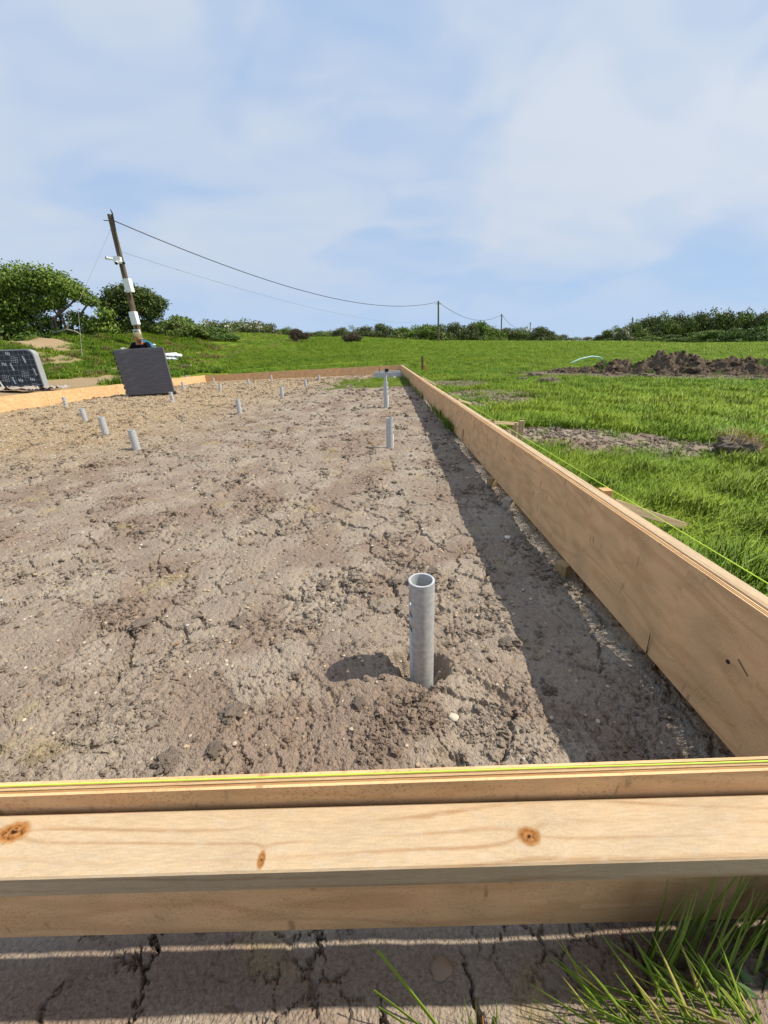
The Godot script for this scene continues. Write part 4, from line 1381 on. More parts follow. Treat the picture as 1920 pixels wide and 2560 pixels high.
	var idx := 0
	for b in B:
		var kd: int = b[4]
		var x: float = b[0]
		var z: float = b[1]
		var wood := x > 50.0 and float(b[3]) > 2.6
		var lab: String = kl[kd]
		if wood:
			lab = "mid-green tree in the wooded rise" if kd == 0 else "dark olive tree in the wooded rise"
		elif x > 45.0:
			lab += " below the wooded rise"
		elif x < -12.0 and z > -45.0:
			lab += " beside the bank trees"
		elif x < -14.0:
			lab += " beyond the camera pole"
		elif x < -6.0:
			lab += " near the dark brown bush"
		elif x < 3.0:
			lab += " behind the low brownish bush"
		elif x < 12.0:
			lab += " behind the lone pole"
		elif x < 22.0:
			lab += " between the lone pole and the slim pole"
		elif x < 36.0:
			lab += " beside the slim pole"
		else:
			lab += " in the low gap before the wooded rise"
		o = thing("hedge_tree" if wood else "hedge_bush", lab, "tree" if wood else "bush", Vector3(x, land(x, z) - 0.12, z), "trees of the wooded rise" if wood else "bushes of the field hedge")
		var pr: Array = kinds[kd][idx % 2]
		put("crown", pr[0], M.leaf, o)
		put("trunk", pr[1], M.bark, o)
		var w: float = b[2] * (1.9 if kd != 5 else 1.2)
		o.scale = Vector3(w, b[3] * 1.08 + 0.1, w)
		o.rotation.y = idx * 2.4
		idx += 1
	# two brown bushes in the meadow
	for q in [[-8.3, -44.3, 1.25, 1.62, Color(0.045, 0.032, 0.024), Color(0.085, 0.060, 0.042), "dense dark brown bush with pale stems standing alone in the meadow", 51], [-2.55, -44.6, 1.2, 1.12, Color(0.060, 0.055, 0.032), Color(0.115, 0.095, 0.058), "low brownish bush in the meadow right of the dark one", 52]]:
		o = thing("meadow_bush", q[6], "bush", Vector3(q[0], land(q[0], q[1]) - 0.08, q[1]))
		bl = []
		var r := RandomNumberGenerator.new()
		r.seed = q[7]
		for i in 12:
			var an := r.randf() * TAU
			var ra := sqrt(r.randf()) * 0.75
			bl.append([Vector3(cos(an) * ra * q[2], (0.30 + 0.42 * r.randf()) * q[3], sin(an) * ra * q[2]), r.randf_range(0.30, 0.46), 0.8])
		put("crown", blob_leaves(bl, 5200, 0.055, [q[4], q[5]], q[7] + 5), M.leaf, o)
		put("trunk", limbs(bl, [Vector3(-0.1, 0, 0.15), Vector3(0.12, 0, 0.1)], q[7] + 9, 0.03), M.deadwood, o)

# ------------------------------------------------------------------ heap and clods on the field
func build_heap() -> void:
	var o := thing("earth_heap", "long heap of dark broken earth clods on the grass", "earth heap", Vector3(8.3, 0.02, -11.2))
	o.rotation.y = -0.75
	var cols := 230
	var rows := 110
	var v := PackedVector3Array()
	var c := PackedColorArray()
	for j in rows:
		var z := lerpf(1.9, -1.7, j / (rows - 1.0))
		for i in cols:
			var x := lerpf(-4.2, 6.0, i / (cols - 1.0))
			v.append(Vector3(x, heap_y(x, z), z))
			var g := 0.75 + 0.25 * n_fine.get_noise_2d(x, z) + 0.2 * n_clod.get_noise_2d(x, z)
			var cc := Color(0.180, 0.138, 0.100)
			if n_low.get_noise_2d(x * 2.6 + 8.0, z * 2.6) > 0.30:
				cc = Color(0.09, 0.13, 0.035)
			c.append(Color(cc.r * g, cc.g * g, cc.b * g))
	put("mass", arr_mesh(v, grid_normals(v, cols, rows), c, PackedVector2Array(), grid_index(cols, rows)), M.soil, o)
	rng.seed = 404
	var buf := PackedFloat32Array()
	for i in 4200:
		var x := rng.randf_range(-4.3, 6.0)
		var z := rng.randf_range(-1.5, 2.6)
		var y := heap_y(x, z)
		if y < 0.03 and rng.randf() < 0.55:
			continue
		var s := minf(0.014 / pow(rng.randf_range(0.03, 1.0), 0.6), 0.11)
		var g := rng.randf_range(0.6, 1.2)
		push(buf, turned(Vector3(s, s, s)), Vector3(x, maxf(y, 0.04), z), Color(0.170 * g, 0.130 * g, 0.094 * g))
	var k := multi("clods", lump(21, 0.7, 0.55, 6), M.soil, buf, o)
	k.set_meta("kind", "stuff")
	# crumbs spread over the bare patches on the field
	buf = PackedFloat32Array()
	for i in 60000:
		var x := rng.randf_range(0.95, 11.0)
		var z := rng.randf_range(-15.0, -2.4)
		var dd := dirt(x, z)
		if dd < 0.45 or rng.randf() > dd:
			continue
		var s := 0.006 / sqrt(rng.randf_range(0.08, 1.0)) + 0.0008 * -z
		var cc := soil_color(x, z, 0.1)
		var g := rng.randf_range(0.7, 1.15)
		push(buf, turned(Vector3(s, s, s)), Vector3(x, land(x, z) + 0.008 + 0.012 * dd, z), Color(cc.r * g, cc.g * g, cc.b * g))
	var q := multi("soil_clods", lump(22, 0.7, 0.75), M.soil, buf)
	tag(q, "crumbled earth on the bare patches of the field", "soil", "", "stuff")
	var fc := lump(23, 0.8, 0.42, 14)
	for e in [[4.01, -9.57, 0.16, "dark earth clod lying on the grass before the earth heap"], [4.47, -11.6, 0.15, "dark earth clod on the grass left of the earth heap's tail"], [6.7, -10.1, 0.13, "earth clod fallen at the foot of the earth heap"], [3.75, -10.6, 0.10, "small dark clod on the turf between the side boards and the heap"], [9.4, -9.0, 0.22, "large reddish clod at the near end of the earth heap"]]:
		var a := put("earth_clod", fc, M.soil_dark)
		a.transform = Transform3D(Basis(Vector3.UP, e[0] * 3.0).scaled(Vector3(e[2] * 1.3, e[2] * 0.8, e[2])), Vector3(e[0], land(e[0], e[1]) + e[2] * 0.3, e[1]))
		tag(a, e[3], "earth clod", "single earth clods on the field")
	# upturned sod with dry grass
	o = thing("turf_sod", "upturned dark sod with a fringe of dry yellow grass beside the bare patch", "turf sod", Vector3(2.86, land(2.86, -3.02), -3.02))
	var m := put("soil", lump(24, 0.75, 0.40, 16), M.soil_dark, o)
	m.transform = Transform3D(Basis(Vector3.UP, 0.6).scaled(Vector3(0.155, 0.115, 0.11)), Vector3(0, 0.06, 0))
	var fr := put("dry_grass", tuft_mesh(71, 160, 0.17, 0.13, 0.0016, 1.3), M.dry, o)
	fr.transform = Transform3D(Basis(Vector3.BACK, -0.7), Vector3(0.08, 0.08, 0))
	fr = put("dry_grass", tuft_mesh(72, 120, 0.13, 0.14, 0.0016, 1.6), M.dry, o)
	fr.position = Vector3(0.0, 0.12, -0.04)

func heap_y(x: float, z: float) -> float:
	var a := 0.0
	for e in [[-0.2, 0.0, 1.1, 0.8, 0.66], [-1.6, 0.1, 1.1, 0.7, 0.42], [1.3, -0.1, 1.2, 0.8, 0.46], [2.9, 0.0, 1.3, 0.9, 0.55], [4.3, 0.2, 1.3, 0.8, 0.46], [5.4, 0.2, 1.0, 0.8, 0.40], [-2.9, 0.3, 1.0, 0.6, 0.20]]:
		var q := pow((x - e[0]) / e[2], 2.0) + pow((z - e[1]) / e[3], 2.0)
		a = maxf(a, e[4] * exp(-q * 1.1))
	a = a * 0.84 * (1.0 + 0.6 * n_low.get_noise_2d(x * 3.4, z * 3.4)) - 0.05
	if a > -0.02:
		a += absf(n_clod.get_noise_2d(x * 0.45, z * 0.45)) * 0.17 * smoothstep(-0.02, 0.15, a)
		a += n_clod.get_noise_2d(x * 0.9 + 4.0, z * 0.9) * 0.05 * smoothstep(-0.02, 0.15, a)
	return a

# ------------------------------------------------------------------ sheets, panel, bags
func print_tex() -> ImageTexture:
	var w := 512
	var h := 384
	var img := Image.create(w, h, false, Image.FORMAT_RGB8)
	img.fill(Color(0.085, 0.09, 0.12))
	var ln := Color(0.42, 0.43, 0.46)
	for i in 11:
		img.fill_rect(Rect2i(8 + i * 46, 0, 3, h), ln)
	for j in 9:
		img.fill_rect(Rect2i(0, 4 + j * 44, w, 3), ln)
	var r := RandomNumberGenerator.new()
	r.seed = 3
	var ink := Color(0.78, 0.80, 0.84)
	for q in [[70, 40], [30, 150], [170, 220], [90, 320], [300, 60], [360, 190], [250, 330], [430, 300]]:
		# clusters of short dashes
		for a in 4:
			for b in 4:
				img.fill_rect(Rect2i(q[0] + b * 17 - a * 3, q[1] + a * 15 + b * 3, 8, 5), ink)
	for q in [[150, 30], [270, 120], [250, 240], [340, 320], [400, 60], [470, 170], [110, 240]]:
		# unreadable upright words
		for a in 7:
			img.fill_rect(Rect2i(q[0] + a * 2, q[1] + a * 9, 12 + r.randi() % 8, 6), ink)
	for q in [[10, 60], [200, 110], [60, 245], [310, 255], [420, 250], [260, 20]]:
		for a in 3:
			img.fill_rect(Rect2i(q[0] + a * 15, q[1] + a * 3, 7, 24), ink)
	return ImageTexture.create_from_image(img)

func build_goods() -> void:
	# black printed sheets wrapped in film, leaning beyond the left boards
	var pm := StandardMaterial3D.new()
	pm.albedo_texture = print_tex()
	pm.roughness = 0.3
	var o := thing("wrapped_sheets", "film-wrapped pack of black sheets printed with a white grid, behind the left boards", "wrapped sheets", Vector3(-9.4, 0.20, -10.6))
	for layer in 2:
		var st := st_new()
		var hw := 0.66 if layer == 0 else 0.69
		var top := 1.02 if layer == 0 else 1.05
		var rc := 0.16
		var outline := []
		outline.append(Vector2(-hw, 0))
		for k in 7:
			var an := PI - k * PI / 12.0
			outline.append(Vector2(-hw + rc + cos(an) * rc, top - rc + sin(an) * rc))
		for k in 7:
			var an := PI / 2 - k * PI / 12.0
			outline.append(Vector2(hw - rc + cos(an) * rc, top - rc + sin(an) * rc))
		outline.append(Vector2(hw + 0.06, 0))
		var zf := 0.08 if layer == 0 else 0.06
		var zb := 0.0 if layer == 0 else -0.10
		var n := outline.size()
		for i in n:
			var a: Vector2 = outline[i]
			var b: Vector2 = outline[(i + 1) % n]
			for t in [[a, zf], [a, zb], [b, zb], [a, zf], [b, zb], [b, zf]]:
				st.set_normal(Vector3(b.y - a.y, -(b.x - a.x), 0).normalized() * -1.0)
				st.set_uv(Vector2(0, 0))
				st.add_vertex(Vector3(t[0].x, t[0].y, t[1]))
		var ctr := Vector2(0, top * 0.5)
		for f in 2:
			for i in n:
				var tri := [ctr, outline[i], outline[(i + 1) % n]]
				for q in tri:
					st.set_normal(Vector3(0, 0, 1 if f == 0 else -1))
					st.set_uv(Vector2(q.x / 1.4 + 0.5, 1.0 - q.y / 1.05))
					st.add_vertex(Vector3(q.x, q.y, zf if f == 0 else zb))
		var m := put("printed_face" if layer == 0 else "film_wrap", st.commit(), pm if layer == 0 else M.film_edge, o)
		m.rotation.x = -0.10
	var s2 := st_new()
	tube(s2, [Vector3(-0.36, 0.95, 0.02), Vector3(-0.40, 0.55, 0.06), Vector3(-0.28, 0.2, 0.10), Vector3(-0.12, 0.0, 0.13)], [0.012, 0.018, 0.02, 0.015], 6)
	put("film_fold", s2.commit(), M.film_edge, o)
	# crumpled film on the ground before it
	for q in [[-9.3, -10.2, 1.3, 0.36, 61, "crumpled pale film lying at the foot of the wrapped sheets"], [-8.55, -10.65, 0.7, 0.3, 62, "grey plastic scrap by the right end of the wrapped sheets"]]:
		var st := st_new()
		var nz := noise(q[4], 3.0, 3)
		var N := 18
		var P := []
		for j in N + 1:
			for i in N + 1:
				var x: float = (float(i) / N - 0.5) * q[2]
				var z: float = (float(j) / N - 0.5) * q[3]
				P.append(Vector3(x, 0.03 + 0.10 * absf(nz.get_noise_2d(x * 2.0, z * 3.0)) + 0.03 * sin(i * 1.3), z))
		for j in N:
			for i in N:
				var a := j * (N + 1) + i
				quad(st, P[a], P[a + N + 1], P[a + N + 2], P[a + 1], Vector2.ZERO, Vector2.ZERO, Vector2.ZERO, Vector2.ZERO)
		var f := put("plastic_film", st.commit(), M.film)
		f.position = Vector3(q[0], land(q[0], q[1]) + 0.04, q[1])
		tag(f, q[5], "plastic film")
	# the grey panel held upright
	o = thing("grey_panel", "large dark grey ribbed panel with toothed edges held upright on the pad", "panel", Vector3(-6.15, 0.0, -10.92))
	o.rotation.z = 0.045
	var st3 := st_new()
	bar(st3, Vector3(-0.64, 0.62, 0.03), Vector3(0.64, 0.60, 0.03), 0.05, 1.13, Vector3.UP, 0.008)
	put("face", st3.commit(), M.panel, o)
	st3 = st_new()
	bar(st3, Vector3(-0.62, 0.615, -0.045), Vector3(0.60, 0.60, -0.045), 0.05, 1.06, Vector3.UP, 0.008)
	put("back_layer", st3.commit(), M.black, o)
	for k in 9:
		st3 = st_new()
		box(st3, Vector3(-0.655, 0.13 + k * 0.122, -0.008), Vector3(0.05, 0.075, 0.10), Basis.IDENTITY, 0.006)
		put("tooth", st3.commit(), M.black, o)
		st3 = st_new()
		box(st3, Vector3(-0.58 + k * 0.145, 0.025, -0.008), Vector3(0.105, 0.085, 0.09), Basis.IDENTITY, 0.006)
		put("tooth", st3.commit(), M.black, o)
	for k in 24:
		st3 = st_new()
		bar(st3, Vector3(-0.62, 0.10 + k * 0.044, 0.0565), Vector3(0.62, 0.09 + k * 0.044, 0.0565), 0.006, 0.012, Vector3.UP, 0.002)
		put("rib", st3.commit(), M.panel, o)
	# blue coil, bags, trestle
	o = thing("pipe_coil", "coil of blue plastic water pipe on the bank behind the worker", "pipe coil", Vector3(-10.0, 1.0, -18.0))
	for k in 5:
		var st := st_new()
		var pts := []
		var rr := []
		for i in 33:
			var an := TAU * i / 32.0
			pts.append(Vector3(cos(an) * (0.61 - 0.035 * k), 0.02 + sin(an) * (0.61 - 0.035 * k) * 0.99 + 0.0, 0.05 * (k % 3) + 0.03 * sin(an * 3.0 + k)))
			rr.append(0.02)
		tube(st, pts, rr, 7, false)
		put("turn", st.commit(), M.blue, o)
	var wire_tie := st_new()
	bar(wire_tie, Vector3(0.44, 0.38, 0.05), Vector3(0.52, 0.46, 0.05), 0.16, 0.05, Vector3.UP, 0.01)
	put("tie", wire_tie.commit(), M.white_box, o)
	for q in [[-9.75, -19.4, 0.10, "white sack with dark print lying on the grassy bank, lower of two"], [-9.6, -19.5, 0.24, "white sack with dark print resting on top of another on the bank"]]:
		var g := put("sack", lump(81, 0.42, 0.2, 8), M.bag)
		g.transform = Transform3D(Basis(Vector3.UP, 0.3).scaled(Vector3(0.36, 0.34, 0.26)), Vector3(q[0], land(q[0], q[1]) + q[2], q[1]))
		tag(g, q[3], "sack", "white sacks on the bank")
		for k in 3:
			var st := st_new()
			box(st, Vector3(-0.5 + 0.45 * k, 0.0, 0.93), Vector3(0.32, 0.10, 0.10), Basis.IDENTITY, 0.01)
			put("print", st.commit(), M.cable, g)
	o = thing("trestle", "tiny wooden trestle standing on the grass behind the far left boards", "trestle", Vector3(-7.85, land(-7.85, -16.9), -16.9))
	var s4 := st_new()
	box(s4, Vector3(0, 0.20, 0), Vector3(0.40, 0.05, 0.14), Basis.IDENTITY, 0.006)
	put("top", s4.commit(), M.pine2, o)
	for s in [-0.14, 0.14]:
		s4 = st_new()
		box(s4, Vector3(s, 0.08, 0), Vector3(0.06, 0.19, 0.12), Basis.IDENTITY, 0.006)
		put("leg", s4.commit(), M.rust, o)

# ------------------------------------------------------------------ foreground plants
func blade(v: PackedVector3Array, nn: PackedVector3Array, cc: PackedColorArray, a: Vector3, tip: Vector3, sag: Vector3, w: float, c0: Color, c1: Color, blunt: float) -> void:
	var n := 7
	var dir := (tip - a).normalized()
	var side := dir.cross(Vector3(0.15, 0.2, 1.0)).normalized()
	var nor := side.cross(dir).normalized()
	if nor.z < 0:
		nor = -nor
	var pl := []
	for i in n + 1:
		var t := float(i) / n
		var p := a.lerp(tip, t) + sag * 4.0 * t * (1.0 - t) * 0.5
		var ww := w * maxf(blunt, (1.0 - pow(t, 2.2))) * (0.75 + 0.25 * minf(1.0, t * 4.0))
		pl.append([p - side * ww, p + nor * -ww * 0.45, p + side * ww, c0.lerp(c1, t)])
	for i in n:
		var A: Array = pl[i]
		var B: Array = pl[i + 1]
		for h in 2:
			var n2 := (nor + side * (-0.5 if h == 0 else 0.5)).normalized()
			for q in [[A, h], [B, h], [B, h + 1], [A, h], [B, h + 1], [A, h + 1]]:
				v.append(q[0][q[1]])
				nn.append(n2)
				cc.append(q[0][3])

func plant(called: String, label: String, cat: String, blades: Array) -> void:
	var v := PackedVector3Array()
	var nn := PackedVector3Array()
	var cc := PackedColorArray()
	for b in blades:
		blade(v, nn, cc, b[0], b[1], b[2], b[3], b[4], b[5], b[6])
	var o := put(called, arr_mesh(v, nn, cc, PackedVector2Array(), PackedInt32Array()), M.grass)
	tag(o, label, cat, "grass plants at the photographer's feet")

func build_foreground() -> void:
	rng.seed = 55
	var g0 := Color(0.12, 0.205, 0.035)
	var g1 := Color(0.27, 0.39, 0.05)
	var yl := Color(0.45, 0.40, 0.12)
	# cut blades leaning left in the middle foreground
	var L := []
	for q in [[0.085, -0.236, -0.035, -0.30, 0.045, 0.0032], [0.082, -0.232, -0.043, -0.268, 0.010, 0.0026], [0.080, -0.228, -0.036, -0.255, -0.006, 0.0026], [0.09, -0.22, 0.02, -0.24, -0.03, 0.002]]:
		L.append([Vector3(q[0], -0.11, q[1]), Vector3(q[2], q[4], q[3]), Vector3(0.0, 0.012, 0), q[5], g1, g1, 0.75])
	plant("grass_tuft", "few blunt-cut bright grass blades leaning over the shaded clay", "grass tuft", L)
	# leaning tuft at the right
	L = []
	for i in 100:
		var bx := 0.33 + 0.27 * pow(rng.randf(), 0.7)
		var bz := rng.randf_range(-0.27, -0.19)
		var len := rng.randf_range(0.10, 0.25)
		var an := rng.randf_range(0.35, 1.15)
		var tip := Vector3(bx - cos(an) * len * 0.85, -0.10 + sin(an) * len, bz - rng.randf_range(-0.01, 0.07))
		var c := g0.lerp(g1, rng.randf())
		if rng.randf() < 0.12:
			c = yl
		L.append([Vector3(bx, -0.10, bz), tip, Vector3(0.0, rng.randf_range(-0.01, 0.03), 0), rng.randf_range(0.0014, 0.0044), c, c, 0.08])
	plant("grass_tuft", "thick tuft of long grass blades leaning left at the lower right corner", "grass tuft", L)
	# small sparse tuft
	L = []
	for i in 16:
		var bx := rng.randf_range(0.10, 0.27)
		var len := rng.randf_range(0.03, 0.10)
		L.append([Vector3(bx, -0.105, rng.randf_range(-0.255, -0.225)), Vector3(bx + rng.randf_range(-0.03, 0.012), -0.10 + len, rng.randf_range(-0.27, -0.235)), Vector3.ZERO, rng.randf_range(0.001, 0.002), g1 * 0.8, g1 * 0.8, 0.1])
	L.append([Vector3(0.135, -0.10, -0.235), Vector3(0.132, -0.055, -0.255), Vector3.ZERO, 0.0026, Color(0.52, 0.22, 0.07), Color(0.52, 0.22, 0.07), 0.4])
	plant("grass_tuft", "sparse short upright grass between the cut blades and the thick tuft", "grass tuft", L)
	# tall stems rising in the shade between board and rail
	L = []
	for i in 75:
		var bx := 0.42 + 0.30 * pow(rng.randf(), 0.8)
		var bz := rng.randf_range(-0.335, -0.285)
		var tx := bx + rng.randf_range(-0.05, 0.03)
		L.append([Vector3(bx, -0.10, bz), Vector3(tx, rng.randf_range(0.12, 0.275), clampf(bz + rng.randf_range(-0.01, 0.015), -0.35, -0.28)), Vector3(rng.randf_range(-0.02, 0.02), 0, 0), rng.randf_range(0.0018, 0.0055), g0.lerp(g1, 0.3), g0.lerp(g1, 0.3), 0.12])
	for i in 5:
		var bx := 0.43 + 0.06 * i
		L.append([Vector3(bx, -0.10, -0.262), Vector3(bx - 0.02, rng.randf_range(0.02, 0.10), -0.268), Vector3.ZERO, 0.0018, g1 * 0.8, g1 * 0.8, 0.2])
	plant("grass_tuft", "tall dark grass stems rising in the shade behind the timber rail", "grass tuft", L)
	# broad-leaved weed at the edge
	L = []
	for i in 7:
		var an := i * 0.9
		L.append([Vector3(0.60, -0.10, -0.255), Vector3(0.60 + cos(an) * 0.06, -0.05 + 0.02 * sin(i * 2.0), -0.255 + sin(an) * 0.05), Vector3(0, 0.03, 0), 0.013, Color(0.12, 0.20, 0.085), Color(0.12, 0.20, 0.085), 0.25])
	plant("broadleaf_weed", "small weed with rounded grey-green leaves by the front board's end", "weed", L)
	# little clumps of turf on the pad and on the rail
	for q in [[-0.03, -1.40, 0.5], [-1.55, -2.45, 0.7], [-0.93, -0.60, 0.35], [-0.62, -1.25, 0.3]]:
		var o := put("grass_sprig", tuft_mesh(90 + int(q[2] * 10), 14, 0.05, 0.02, 0.0016, 1.0), M.sprig)
		o.transform = Transform3D(Basis(Vector3.UP, 1.0).scaled(Vector3.ONE * q[2]), Vector3(q[0], pad_y(q[0], q[1]) - 0.002, q[1]))
		tag(o, "tiny sprig of grass sprouting from the bare clay", "grass sprig", "sprigs on the bare clay")

# ------------------------------------------------------------------ the worker
func nets(lo: Vector3, hi: Vector3, cell: float, bones: Array, blend: float, v_out: PackedVector3Array, n_out: PackedVector3Array) -> void:
	var nx := int(ceil((hi.x - lo.x) / cell)) + 2
	var ny := int(ceil((hi.y - lo.y) / cell)) + 2
	var nz := int(ceil((hi.z - lo.z) / cell)) + 2
	var f := PackedFloat32Array()
	f.resize(nx * ny * nz)
	f.fill(1.0)
	for b in bones:
		var a: Vector3 = b[0]
		var e: Vector3 = b[2]
		var ra: float = b[1]
		var rb: float = b[3]
		var m := maxf(ra, rb) + blend * 1.6 + cell
		var mn := Vector3(minf(a.x, e.x), minf(a.y, e.y), minf(a.z, e.z)) - Vector3.ONE * m - lo
		var mx := Vector3(maxf(a.x, e.x), maxf(a.y, e.y), maxf(a.z, e.z)) + Vector3.ONE * m - lo
		var ab := e - a
		var l2 := maxf(ab.length_squared(), 1e-9)
		for k in range(maxi(0, int(mn.z / cell)), mini(nz, int(mx.z / cell) + 2)):
			for j in range(maxi(0, int(mn.y / cell)), mini(ny, int(mx.y / cell) + 2)):
				for i in range(maxi(0, int(mn.x / cell)), mini(nx, int(mx.x / cell) + 2)):
					var p := lo + Vector3(i, j, k) * cell
					var t := clampf((p - a).dot(ab) / l2, 0.0, 1.0)
					var dd := (p - a - ab * t).length() - lerpf(ra, rb, t)
					var at := (k * ny + j) * nx + i
					var cur := f[at]
					if cur > 0.9:
						f[at] = dd
					else:
						var h := clampf(0.5 + 0.5 * (cur - dd) / blend, 0.0, 1.0)
						f[at] = lerpf(cur, dd, h) - blend * h * (1.0 - h)
	var id := {}
	var vs := []
	var ns := []
	for k in nz - 1:
		for j in ny - 1:
			for i in nx - 1:
				var at := (k * ny + j) * nx + i
				var s := 0
				var sum := Vector3.ZERO
				var cnt := 0
				var c := [f[at], f[at + 1], f[at + nx], f[at + nx + 1], f[at + nx * ny], f[at + nx * ny + 1], f[at + nx * ny + nx], f[at + nx * ny + nx + 1]]
				for q in 8:
					if c[q] < 0.0:
						s += 1
				if s == 0 or s == 8:
					continue
				for e in [[0, 1], [2, 3], [4, 5], [6, 7], [0, 2], [1, 3], [4, 6], [5, 7], [0, 4], [1, 5], [2, 6], [3, 7]]:
					var fa: float = c[e[0]]
					var fb: float = c[e[1]]
					if (fa < 0.0) != (fb < 0.0):
						var t := fa / (fa - fb)
						var pa := Vector3(e[0] & 1, (e[0] >> 1) & 1, e[0] >> 2)
						var pb := Vector3(e[1] & 1, (e[1] >> 1) & 1, e[1] >> 2)
						sum += pa.lerp(pb, t)
						cnt += 1
				id[at] = vs.size()
				vs.append(lo + (Vector3(i, j, k) + sum / cnt) * cell)
				ns.append(Vector3(c[1] - c[0] + c[3] - c[2] + c[5] - c[4] + c[7] - c[6], c[2] - c[0] + c[3] - c[1] + c[6] - c[4] + c[7] - c[5], c[4] - c[0] + c[5] - c[1] + c[6] - c[2] + c[7] - c[3]).normalized())
	var str_ := [1, nx, nx * ny]
	for key in id:
		var at: int = key
		for ax in 3:
			var o1: int = str_[(ax + 1) % 3]
			var o2: int = str_[(ax + 2) % 3]
			if at + str_[ax] >= f.size():
				continue
			if (f[at] < 0.0) == (f[at + str_[ax]] < 0.0):
				continue
			if not (id.has(at - o1) and id.has(at - o2) and id.has(at - o1 - o2)):
				continue
			var q := [id[at], id[at - o1], id[at - o1 - o2], id[at - o2]]
			if f[at] < 0.0:
				q.reverse()
			for t in [0, 1, 2, 0, 2, 3]:
				v_out.append(vs[q[t]])
				n_out.append(ns[q[t]])

func V(x: float, y: float, z: float) -> Vector3:
	return Vector3(x, y, z)

func build_worker() -> void:
	# standing behind the panel, stooped, hands on its top edge; local origin between the feet
	var at := Vector3(-6.36, 0.01, -11.30)
	var o := thing("person", "person in black short-sleeved shirt and olive cap holding the upright grey panel", "person", at)
	var v := PackedVector3Array()
	var n := PackedVector3Array()
	var pel := V(0.0, 0.84, -0.20)
	var chest := V(0.01, 1.155, -0.05)
	var neck := V(0.02, 1.29, 0.03)
	var head := V(0.045, 1.425, 0.08)
	var hl := V(-0.245, 1.158, 0.355)
	var hr := V(0.335, 1.122, 0.355)
	var body := [
		[pel + V(-0.09, 0, 0), 0.115, pel + V(0.09, 0, 0), 0.115], [pel, 0.14, chest, 0.135],
		[chest + V(-0.09, 0, 0), 0.125, chest + V(0.09, 0, 0), 0.125], [chest + V(-0.15, 0.10, 0.03), 0.075, chest + V(0.15, 0.10, 0.03), 0.075],
		[chest + V(0, 0.08, 0.04), 0.09, neck, 0.058], [neck, 0.056, head + V(-0.02, -0.06, -0.01), 0.055],
		[chest + V(-0.19, 0.095, 0.03), 0.066, V(-0.33, 0.99, 0.10), 0.050], [V(-0.33, 0.99, 0.10), 0.046, hl + V(-0.01, -0.02, -0.09), 0.032],
		[chest + V(0.19, 0.095, 0.03), 0.066, V(0.37, 0.98, 0.12), 0.050], [V(0.37, 0.98, 0.12), 0.046, hr + V(0.0, -0.02, -0.09), 0.032],
		[pel + V(-0.10, -0.04, 0), 0.105, V(-0.13, 0.46, 0.02), 0.066], [V(-0.13, 0.46, 0.02), 0.064, V(-0.14, 0.10, -0.10), 0.044],
		[pel + V(0.10, -0.04, 0), 0.105, V(0.13, 0.46, 0.02), 0.066], [V(0.13, 0.46, 0.02), 0.064, V(0.15, 0.10, -0.10), 0.044],
		[V(-0.14, 0.06, -0.12), 0.048, V(-0.15, 0.035, 0.10), 0.036], [V(0.15, 0.06, -0.12), 0.048, V(0.17, 0.035, 0.10), 0.036]]
	nets(V(-0.5, -0.03, -0.45), V(0.55, 1.40, 0.40), 0.018, body, 0.035, v, n)
	# head turned to the left of the person and bent down a little; face looks along f
	var f := V(0.88, -0.30, 0.36).normalized()
	var up := (V(0, 1, 0) - f * f.y).normalized()
	var rt := f.cross(up).normalized()
	var hb := [
		[head, 0.083, head + up * 0.035 - f * 0.012, 0.086], [head + f * 0.012 - up * 0.03, 0.072, head + f * 0.035 - up * 0.085, 0.042],
		[head + f * 0.080 - up * 0.004, 0.012, head + f * 0.102 - up * 0.035, 0.013], [head + f * 0.068 - up * 0.068 - rt * 0.018, 0.012, head + f * 0.068 - up * 0.068 + rt * 0.018, 0.012],
		[head + f * 0.066 + up * 0.012 - rt * 0.03, 0.016, head + f * 0.066 + up * 0.012 + rt * 0.03, 0.016],
		[head - rt * 0.080 + up * 0.012 - f * 0.005, 0.016, head - rt * 0.084 - up * 0.024 - f * 0.002, 0.010], [head + rt * 0.080 + up * 0.012 - f * 0.005, 0.016, head + rt * 0.084 - up * 0.024 - f * 0.002, 0.010],
		[head - up * 0.06 - f * 0.02, 0.055, neck + V(0, 0.02, 0), 0.054]]
	nets(head - Vector3.ONE * 0.17, head + Vector3.ONE * 0.15, 0.007, hb, 0.014, v, n)
	for s in [[hl, -1.0], [hr, 1.0]]:
		var w: Vector3 = s[0]
		var sg: float = s[1]
		var hand := [[w + V(0, -0.02, -0.09), 0.028, w + V(0, 0.0, -0.05), 0.030], [w + V(-0.022, 0.012, -0.05), 0.017, w + V(-0.026, 0.022, 0.0), 0.014], [w + V(0.022, 0.012, -0.05), 0.017, w + V(0.026, 0.022, 0.0), 0.014], [w + V(0, 0.012, -0.05), 0.018, w + V(0, 0.024, 0.0), 0.015]]
		for k in 4:
			var fx := -0.033 + 0.022 * k
			var fl: float = [0.85, 1.0, 0.95, 0.75][k]
			var a := w + V(fx, 0.022, 0.0)
			var b := a + V(0, 0.012, 0.034 * fl)
			var c := b + V(0, -0.018, 0.026 * fl)
			hand.append([a, 0.0098, b, 0.0092])
			hand.append([b, 0.0092, c, 0.0085])
			hand.append([c, 0.0085, c + V(0, -0.022 * fl, 0.002), 0.0078])
		var th := w + V(-sg * 0.034, 0.004, -0.045)
		hand.append([th, 0.013, th + V(-sg * 0.022, 0.012, 0.03), 0.011])
		hand.append([th + V(-sg * 0.022, 0.012, 0.03), 0.011, th + V(-sg * 0.024, 0.010, 0.055), 0.0095])
		nets(w - V(0.09, 0.08, 0.14), w + V(0.09, 0.08, 0.10), 0.0055, hand, 0.006, v, n)
	var c := PackedColorArray()
